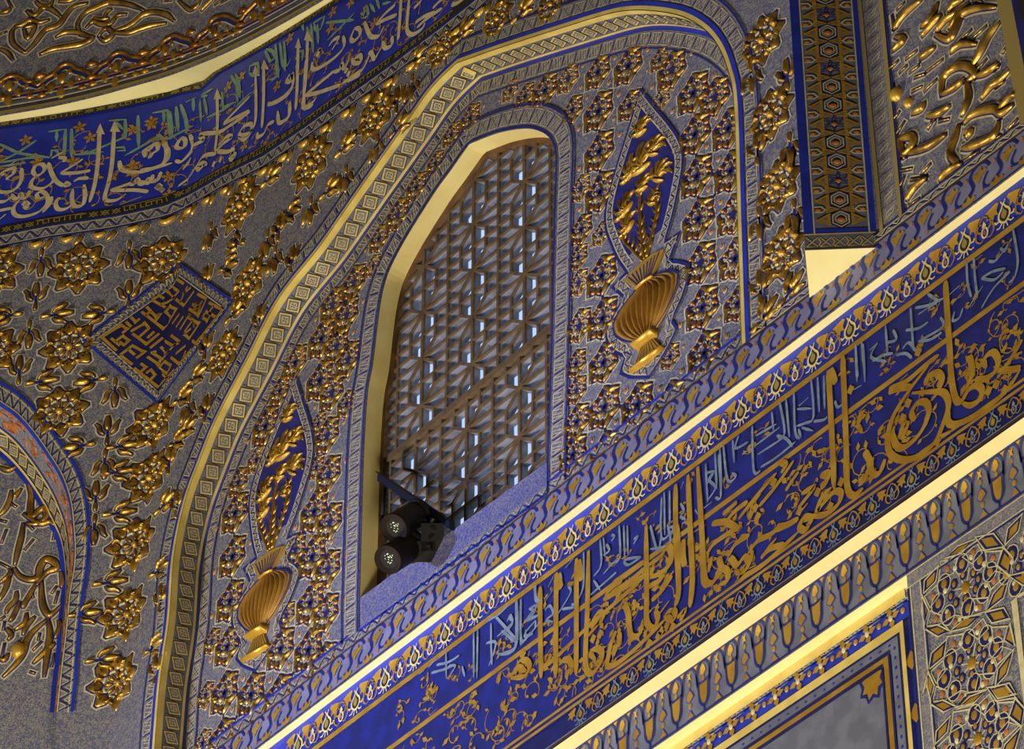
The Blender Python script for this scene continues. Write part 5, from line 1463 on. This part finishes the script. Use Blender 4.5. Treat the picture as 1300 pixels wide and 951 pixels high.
p = inv(G, N_([(940,505),(975,480),(1060,430)])); a = Acc(); a.line(G, [(p[0][0]+.01, 6.4), p[0], p[1], p[2]], .010, .006, CREAML); a.build('inner_frame', stp)
# recessed panel with flower garland
rp = thing('garland_recess', 'recessed blue panel with a pale scroll band, four-petal ochre flowers and stepped frames', 'wall panel', HG.pt(GX-.3, ZG-.4))
zt_ = ZG; gl = HG.inv(N_([(330,410)])[0])[1]; g2 = HG.inv(N_([(300,655)])[0]); xr = HG.inv(N_([(330,500)])[0])[0]
a = Acc(); strip(a, HG, -.2, xr, zt_-.030, zt_, .012, YEL, .3); strip(a, HG, -.2, xr, zt_-.036, zt_-.030, .004, BLUE, .3); a.build('yellow_edge', rp)
a = Acc(); strip(a, HG, -.2, xr, g2[1]+.02, zt_-.034, .002, BLUE, .3)
rnd = random.Random(4); zf = (g2[1]+.02+zt_-.034)/2
fl = [HG.inv(q) for q in N_([(235,610),(100,690)])]; pf = abs(fl[0][0]-fl[1][0])
for i in range(12):
    s = fl[0][0]-i*pf+pf*.5
    P4 = cr([(s-.06, zf+.03), (s-.02, zf+.060), (s+.05, zf+.062), (s+.065, zf+.02), (s+.03, zf+.025), (s-.02, zf+.022)], 3, True)
    a.fill(HG, ccw(P4), .0032, GREYB); a.line(HG, P4, .0035, .004, CREAML, closed=True)
    for k in range(7):
        c = (s-.045+.016*k, zf+.042); a.line(HG, [(c[0]+.008*math.cos(t), c[1]+.012*math.sin(t)) for t in (0, 1, 2, 3, 4, 5)], .003, .004, CREAML)
a.build('scroll_band', rp)
for i in range(12):
    c = (fl[0][0]-i*pf, fl[0][1]+.0); a = Acc()
    for k in range(4):
        th = k*1.571+.2
        a.fill(HG, [(c[0], c[1]), (c[0]+.020*math.cos(th-.55), c[1]+.020*math.sin(th-.55)), (c[0]+.034*math.cos(th), c[1]+.036*math.sin(th)), (c[0]+.020*math.cos(th+.55), c[1]+.020*math.sin(th+.55))], .005, GOLDP)
    a.dome(HG, c, .008, .010, .003, CREAML, .005, 8); a.dome(HG, (c[0]+pf/2, c[1]), .008, .010, .003, GOLDP, .004, 8)
    a.line(HG, [(c[0]+.05, c[1]), (c[0]+pf-.05, c[1])], .004, .003, GREYB)
    a.build('four_petal_flower', rp)
a = Acc()
def frm(o, w, mt, d): a.line(HG, [(-.2, g2[1]-o), (g2[0]-o, g2[1]-o), (g2[0]-o, 6.3)], w, d, mt)
frm(0, .016, YEL, .008); frm(.013, .007, NAVY, .006); frm(.033, .030, GREYP, .004); frm(.052, .007, NAVY, .006); frm(.066, .019, GOLDP, .005); frm(.080, .007, NAVY, .0065)
for k in range(40): 
    a.dome(HG, (g2[0]-.05-.035*k, g2[1]-.033), .005, .004, .001, BLUE, .005, 6); a.dome(HG, (g2[0]-.033, g2[1]-.05-.03*k), .004, .006, .001, BLUE, .005, 6)
a.build('stepped_frame', rp)
a = Acc(); a.poly(HG, [(-.2, 6.3), (g2[0]-.08, 6.3), (g2[0]-.08, g2[1]-.08), (-.2, g2[1]-.08)], .003, GREYP)
c = HG.inv(N_([(150,905)])[0])
c = (c[0]-.015, c[1]-.03)
a.fill(HG, [(c[0]+(.052 if k % 2 else .040)*math.cos(k*.3927), c[1]+(.062 if k % 2 else .046)*math.sin(k*.3927)) for k in range(16)], .0045, BLUED); a.fill(HG, [(c[0]+(.040 if k % 2 else .028)*math.cos(k*.3927), c[1]+(.050 if k % 2 else .034)*math.sin(k*.3927)) for k in range(16)], .0055, GOLDP)
for k in range(4): a.fill(HG, [(c[0]-.3-.2*k+dx, c[1]-.1+dz) for dx, dz in ((0,-.05),(.04,0),(0,.05),(-.04,0))], .006, GOLDP)
a.build('field', rp)
for k in range(4):
    a = Acc(); p = HG.inv(N_([(345,565)])[0]); x_ = (xr+g2[0])/2+.01
    a.fill(HG, [(x_, ZG-.22-.16*k-.03), (x_+.022, ZG-.22-.16*k), (x_, ZG-.22-.16*k+.03), (x_-.022, ZG-.22-.16*k)], .005, GOLDP); a.build('lozenge', rp)

# =================================================================== WEDGE PILASTER WITH STARS
ZP = 8.418
A_ = Vector((1.8207, -.2430, ZP)); B_p = Vector((1.952, -.0960, ZP)); C_p = Vector((1.6806, YM, ZP))
u_ = (B_p-A_).normalized()
PP0 = Aff((A_.x, A_.y, 0), u_, (0, 0, 1))
sx = PP0.inv((1002, 0)); lean = sx[0]/(sx[1]-ZP)
PP = Aff((A_.x, A_.y, 0)-u_*lean*ZP if False else Vector((A_.x, A_.y, 0))-u_*lean*ZP, u_, Vector((0, 0, 1))+u_*lean)
PW = (B_p-A_).length
pr = thing('star_pilaster', 'wedge-shaped pilaster with gold stars and grey hexagons between blue edges', 'pilaster', A_)
a = Acc()
ztp = 12.9
tA = PP.pt(0, ztp); tB = PP.pt(PW, ztp); 
tC = Vector((C_p.x+(tA.x-A_.x), YM, ztp))
a.poly3([PP.pt(0, ZP), PP.pt(PW, ZP), tB, tA], GREYP); a.poly3([C_p, A_, tA, tC], GREY)
a.build('body', pr)
a = Acc(); a.poly3([A_, C_p, B_p], SOFF); a.build('cream_underside', pr)
zb0 = PP.inv((1030, 300))[1]
a = Acc()
strip(a, PP, 0, PW, ZP, ZP+.004, .004, SHOR, .1); 
class PLin:
    def __init__(self, x0, x1, z0): self.x0, self.z0 = x0, z0; self.P = type('o', (), {'len': x1-x0})()
    def pt(self, u, v, d=0.): return PP.pt(self.x0+u, self.z0+v, d)
hbt = zb0-ZP-.006
for k in range(5):
    x = .02+k*.037; 
    a.line(PP, [(x-.016, ZP+.008), (x+.016, zb0-.008), (x-.016, zb0-.008), (x+.016, ZP+.008), (x-.016, ZP+.008)], .003, .004, YEL, miter=False)
    a.line(PP, [(x+.018, ZP+.012), (x+.024, (ZP+zb0)/2), (x+.018, zb0-.012)], .003, .004, YEL)
strip(a, PP, 0, PW, zb0, zb0+.004, .005, YEL, .1)
a.build('lower_border', pr)
a = Acc()
for x0, x1, mt, d in ((0,.026,BLUE,.003),(.026,.030,CREAML,.005),(PW-.020,PW,BLUE,.003),(PW-.024,PW-.020,CREAML,.005)):
    a.poly(PP, [(x0, zb0+.004), (x1, zb0+.004), (x1, ztp), (x0, ztp)], d, mt)
a.poly(PP, [(0, zb0+.004), (PW, zb0+.004), (PW, zb0+.022), (0, zb0+.022)], .0032, BLUE)
a.build('blue_edges', pr)
x0, x1 = .030, PW-.024; xm = (x0+x1)/2; hwid = (x1-x0)/2
st_ = [PP.inv(q) for q in Q((990,0), 4.753, [(255,97),(278,428),(310,755)])]; pz = abs(st_[0][1]-st_[2][1])/2; z0s = st_[0][1]
xm = x0+hwid
j = -9
while True:
    z = z0s+j*pz; j += 1
    if z > 10.6: break
    a = Acc(); u3 = pz/3
    def clipx(p): return [(min(max(x, x0), x1), y) for x, y in p]
    for q in (0, 1, 2):
        zq = z+q*u3
        if zq < zb0+.042: continue
        if q:      # hexagon
            hx_ = [(xm-hwid*.36, zq-u3*.22), (xm, zq-u3*.46), (xm+hwid*.36, zq-u3*.22), (xm+hwid*.36, zq+u3*.22), (xm, zq+u3*.46), (xm-hwid*.36, zq+u3*.22)]
            a.line(PP, hx_, .005, .006, BLUED, closed=True); a.line(PP, shr(hx_, .86), .0034, .006, CREAML, closed=True); a.line(PP, shr(hx_, .55), .002, .006, CREAML, closed=True)
            a.dome(PP, (xm, zq), .012, .009, .004, ORANGE, .003, 8)
        else:
            for k in range(6):
                t = k*1.0472+.5236
                a.line(PP, [(xm+.012*math.cos(t-.52), zq+.010*math.sin(t-.52)), (xm+.030*math.cos(t), zq+.026*math.sin(t)), (xm+.012*math.cos(t+.52), zq+.010*math.sin(t+.52))], .004, .006, BLUED)
            a.dome(PP, (xm, zq), .010, .008, .004, ORANGE, .003, 8)
        # kites left and right of each item
        for s in (-1, 1):
            kx = [(xm+s*hwid*.40, zq+u3*.30), (xm+s*hwid*.92, zq-u3*.05), (xm+s*hwid*.40, zq-u3*.30)]
            if s < 0: kx = kx[::-1]
            kx = ccw(kx)
            a.fill(PP, kx, .0045, GOLDP); a.line(PP, shr(kx, .95), .004, .0056, GOLDL, closed=True); a.fill(PP, shr(kx, .35), .006, GREYP)
            sx_ = [(xm+s*hwid*.98, zq+u3*.38), (xm+s*hwid*.70, zq+u3*.38), (xm+s*hwid*.56, zq+u3*.50), (xm+s*hwid*.70, zq+u3*.66), (xm+s*hwid*.98, zq+u3*.66)]
            a.line(PP, sx_, .004, .0050, CREAML); a.dome(PP, (xm+s*hwid*.84, zq+u3*.52), .008, .007, .003, ORANGE, .003, 8)
            bt = ccw([(xm, zq+u3*.5), (xm+s*hwid*.52, zq+u3*.68), (xm+s*hwid*.52, zq+u3*.34)])
            a.fill(PP, bt, .0045, GOLDP); a.line(PP, shr(bt, .95), .004, .0056, GOLDL, closed=True); a.fill(PP, shr(bt, .35), .006, GREYP)
    if a.v: a.build('star_unit', pr)

# bead band and relief panel to the right of the pilaster (on the main wall plane)
bd = thing('bead_band', 'narrow upright grey band of small diamonds right of the star pilaster', 'border', M.pt(2.0, 8.45, 0))
bl_ = [M.inv((1147, 272)), M.inv((1122, 0))]; br_l = [M.inv((1119, 300)), M.inv((1090, 0))]
def lx(pr_, z): (x_0, z_0), (x_1, z_1) = pr_; return x_0+(x_1-x_0)*(z-z_0)/(z_1-z_0)
a = Acc(); zt = 11.0
q = lambda z, f: (lx(br_l, z)+(lx(bl_, z)-lx(br_l, z))*f, z)
nz = 20; zs_ = [8.45+(zt-8.45)*k/nz for k in range(nz+1)]
for z_a, z_b in zip(zs_, zs_[1:]):
    for f0, f1, mt, d in ((0,.16,OLIVE,.006),(.16,.85,GREYF,.003),(.85,1.,OLIVE,.006),(1.,1.1,BLUED,.004)):
        a.poly(M, [q(z_a, f0), q(z_a, f1), q(z_b, f1), q(z_b, f0)], d, mt)
a.build('edges', bd)
a = Acc(); z = 8.50
while z < 10.4:
    for k, mt in ((.42, OLIVE), (.25, CREAML)):
        a.line(M, [(q(z, .5)[0]-k*.075, z-k*.05), (q(z, .5)[0]+k*.05, z-k*.02), (q(z, .5)[0]+k*.075, z+k*.05), (q(z, .5)[0]-k*.05, z+k*.02)], .003, .0045, mt, closed=True)
    a.line(M, [q(z+.03, .18), q(z+.03, .83)], .002, .0045, SHOR); z += .058
a.build('diamond_row', bd)
RR = lambda p: Q((1130,0), 3.17, p)
ra = thing('ribbon_relief', 'panel of bold gilded ribbons and leaves right of the star pilaster', 'wall ornament', M.pt(2.3, 9, 0))
REL = [RR(p) for p in ([(20,120),(60,60),(130,0)],[(10,210),(60,160),(20,150)],[(20,120),(10,60)],[(125,110),(170,80),(195,10)],[(130,150),(180,90),(210,60)],[(240,50),(260,20),(300,0)],[(185,140),(240,160),(270,110),(290,60),(350,35),(430,30)],[(190,130),(230,80),(300,40)],[(240,120),(280,60),(320,10)],
 [(445,90),(400,150),(370,210),(330,270)],[(245,215),(290,180),(350,180)],[(280,170),(330,120)],[(320,170),(390,105)],[(120,240),(150,220),(185,190)],[(65,240),(110,205)],[(40,295),(70,265)],[(80,295),(120,265)],[(150,290),(215,240)],[(100,315),(140,300)],[(0,280),(35,245)],[(90,370),(130,350)],[(140,370),(190,320)],
 [(210,385),(215,320),(260,275),(310,268),(345,300),(310,330)],[(210,385),(270,350),(300,315)],[(310,330),(320,400),(290,470)],[(345,290),(390,240)],[(350,310),(400,290),(440,255)],[(390,290),(440,270)],[(370,400),(410,350),(440,330),(490,280)],[(430,350),(460,330)],[(300,500),(340,460),(420,440),(450,460),(500,420)],[(440,450),(480,400),(510,380)],
 [(90,460),(130,440),(140,410)],[(150,470),(200,460),(245,425)],[(155,520),(180,480)],[(200,490),(240,480)],[(280,500),(265,560),(245,620),(270,660),(240,680)],[(200,730),(240,690),(290,660)],[(290,600),(340,590),(420,550),(440,490)],[(310,560),(330,530),(300,540)],[(300,650),(360,610)],[(430,560),(450,545)],[(480,520),(515,480)],
 [(45,630),(95,590),(90,550),(45,570),(60,640)],[(75,620),(160,590),(230,540)],[(30,540),(60,490)],[(45,690),(90,680)],[(45,750),(60,710)],[(130,700),(165,660)],[(70,810),(100,760),(150,715)],[(85,725),(150,715)],[(80,830),(120,800)],[(20,480),(40,450)],[(455,215),(470,190)],[(30,40),(60,10)],[(350,0),(370,10)],[(380,380),(430,330)])]
for st in REL:
    ac = Acc(); pp = cr(inv(M, st), 4); L_ = sum(math.hypot(q2[0]-p[0], q2[1]-p[1]) for p, q2 in zip(pp, pp[1:]))
    ac.ridge(M, pp, min(.030, .016+L_*.045), .016, GOLD, rim=RIM, rimw=.010); ac.build('ribbon' if L_ > .22 else 'leaf', ra)
for c, r in (((28,382),.022),((75,415),.016)):
    ac = Acc(); p = M.inv(RR([c])[0]); ac.dome(M, p, r, r*1.1, r*.9, GOLDL); ac.build('boss', ra)
ra_e = M.inv((1297, 160)); ra_t = M.inv((1267, 0))
eb = thing('edge_strip', 'plain beige upright strip at the right edge beside a dark blue one', 'border', M.pt(2.7, 9, 0))
a = Acc()
for z_a, z_b in zip(zs_, zs_[1:]):
    for f0, f1, mt, d in ((0,.05,OLIVE,.006),(.05,.075,NAVY,.008),(.075,.17,BLACK,.008),(.17,.24,GOLDP,.004)):
        x_a, x_b = lx([ra_e, ra_t], z_a), lx([ra_e, ra_t], z_b)
        a.poly(M, [(x_a+f0, z_a), (x_a+f1, z_a), (x_b+f1, z_b), (x_b+f0, z_b)], d, mt)
a.build('strips', eb)

# =================================================================== TWIN SPOTLIGHT ON THE SILL
def at(p, y):
    r = ray(p); return CAM+r*((y-CAM.y)/r.y)
fl_ = thing('twin_spotlight', 'black twin spotlight clamped across the lower left corner of the lattice window', 'spotlight', at((540,690), -.02))
axis = (RT*.085+UP*.045+FW*.17)
f1 = at((499.5,671), -.14); f2 = at((492,711), -.15)
for f, nm in ((f1, 'lamp_head'), (f2, 'lamp_head')):
    ax = axis.normalized(); Ln = axis.length
    a = Acc()
    a.tube(f, f+ax*.012, .0455, .0475, IRONR, cap0=False, cap1=False); a.tube(f+ax*.012, f+ax*Ln*.80, .0465, .0450, IRON, cap0=False, cap1=False)
    a.tube(f+ax*Ln*.72, f+ax*Ln*.84, .052, .052, IRON); a.tube(f+ax*Ln*.84, f+ax*Ln, .046, .034, IRON, cap0=False)
    a.tube(f+ax*.001, f+ax*.012, .0455, .030, IRONR, cap0=False, cap1=False)
    h_ = a.build(nm, fl_)
    a = Acc(); a.tube(f+ax*.012, f+ax*.013, .031, .031, GLASSD, cap1=False); 
    l_ = a.build('lens', h_); l_.matrix_parent_inverse = Matrix(); l_['label'] = 'dark glass lens'
    h2 = h_; 
    rnd = random.Random(2); a = Acc(); uu = ax.cross(Vector((0, 0, 1))).normalized(); vv = ax.cross(uu)
    for k in range(16):
        r_ = .017*math.sqrt(rnd.random()); t = rnd.random()*6.28; c = f+ax*.0105+uu*r_*math.cos(t)+vv*r_*math.sin(t); s = .0013+.001*rnd.random()
        a.poly3([c+uu*s, c+vv*s, c-uu*s, c-vv*s], LED_GLINT)  # glowing specks drawn as lens glints
    e_ = a.build('glint_speck', h_); e_.matrix_parent_inverse = Matrix()
a = Acc()
b0, b1 = at((486,614), .02), at((577,675), .0)
d_ = (b1-b0); nrm = Vector((0, 0, 1)); 
a.box(b0, d_, Vector((0, -.022, 0)), Vector((0, 0, .032)), STEEL); a.box(b0+Vector((0,-.03,.032)), d_, Vector((0, .03, 0)), Vector((0, 0, .006)), IRON)
a.build('crossbar', fl_)
a = Acc()
c = at((549,682), -.03); ex, ey = RT*.070, UP*.085
a.box(c-ex*.5-ey*.5, ex, FW*.06, ey, IRON); a.box(c-ex*.95-ey*.9, ex*1.1, FW*.05, ey*.75, IRON)
a.build('ballast_box', fl_)
a = Acc()
m1, m2 = f1+axis*.78, f2+axis*.78
a.tube(m1, m2, .014, .014, IRON, 12); a.tube(m1, c, .012, .012, IRON, 12); a.tube(m2, c-ey*.3, .012, .012, IRON, 12)
a.tube(m1, at((512,635), .01), .012, .012, IRON, 12); a.tube(c+ey*.3, at((560,655), .01), .012, .012, IRON, 12)
a.build('bracket', fl_)
a = Acc(); p0 = at((489,620), .02); q0 = at((486,655), .03)
a.tube(p0, q0, .007, .007, IRON, 8); a.tube(q0, at((484,672), .03), .007, .007, IRON, 8); a.build('cable', fl_)

# =================================================================== ROOM SHELL, LIGHT, SKY, CAMERA
SHELLM = mat('room_plaster', (120, 104, 84), .8)
a = Acc(); a.poly3([(-9,-10,0),(11,-10,0),(11,.2,0),(-9,.2,0)], mat('stone_floor', (120,110,96), .5, 0, (96,88,78), 3.)); structure(a, 'floor')
a = Acc(); a.poly3([(-9,-10,12.9),(-9,.2,12.9),(11,.2,12.9),(11,-10,12.9)], SHELLM); structure(a, 'ceiling')
a = Acc(); a.poly3([(11,-10,0),(11,-10,12.9),(11,.2,12.9),(11,.2,0)], SHELLM); structure(a, 'wall_right')
a = Acc(); a.poly3([(-9,-10,0),(-9,-10,12.9),(11,-10,12.9),(11,-10,0)], SHELLM); structure(a, 'wall_behind')
a = Acc(); a.poly3([(-9,-10,0),(-9,.2,0),(-9,.2,12.9),(-9,-10,12.9)], SHELLM); structure(a, 'wall_far_left')

def area(name, loc, tgt, size, power, col, spread=180):
    l = bpy.data.lights.new(name, 'AREA'); l.shape = 'DISK'; l.size = size; l.energy = power; l.color = col; l.spread = math.radians(spread)
    o = bpy.data.objects.new(name, l); COL.objects.link(o); o.location = loc
    o.rotation_euler = (Vector(tgt)-Vector(loc)).to_track_quat('-Z', 'Y').to_euler(); return o
area('warm_floodlight', (3.2, -2.4, 3.0), (.6, 0, 9.3), .9, 235, (1., .93, .76))
area('warm_floodlight', (-2.4, -3.3, 4.6), (-.9, 0, 10.2), .5, 285, (1., .93, .80))
area('daylight_from_opposite_window', (-4.3, -6.3, 6.6), (.0, 0, 8.45), .35, 14, (.40, .50, 1.), 27)
w = bpy.data.worlds.new('sky'); SC.world = w; w.use_nodes = True
bg = w.node_tree.nodes['Background']; bg.inputs['Color'].default_value = (.50, .68, 1., 1); bg.inputs['Strength'].default_value = .95
cam = bpy.data.cameras.new('camera'); co = bpy.data.objects.new('camera', cam); COL.objects.link(co)
cam.sensor_fit = 'HORIZONTAL'; cam.sensor_width = 36.; cam.lens = 36.*F/1300.; cam.clip_start = .1; cam.clip_end = 200
co.matrix_world = Matrix(((RT.x, UP.x, -FW.x, CAM.x), (RT.y, UP.y, -FW.y, CAM.y), (RT.z, UP.z, -FW.z, CAM.z), (0, 0, 0, 1)))
SC.camera = co
SC.view_settings.view_transform = 'Standard'; SC.view_settings.look = 'None'; SC.view_settings.gamma = 1.; SC.view_settings.use_curve_mapping = False
SC.view_settings.exposure = .08
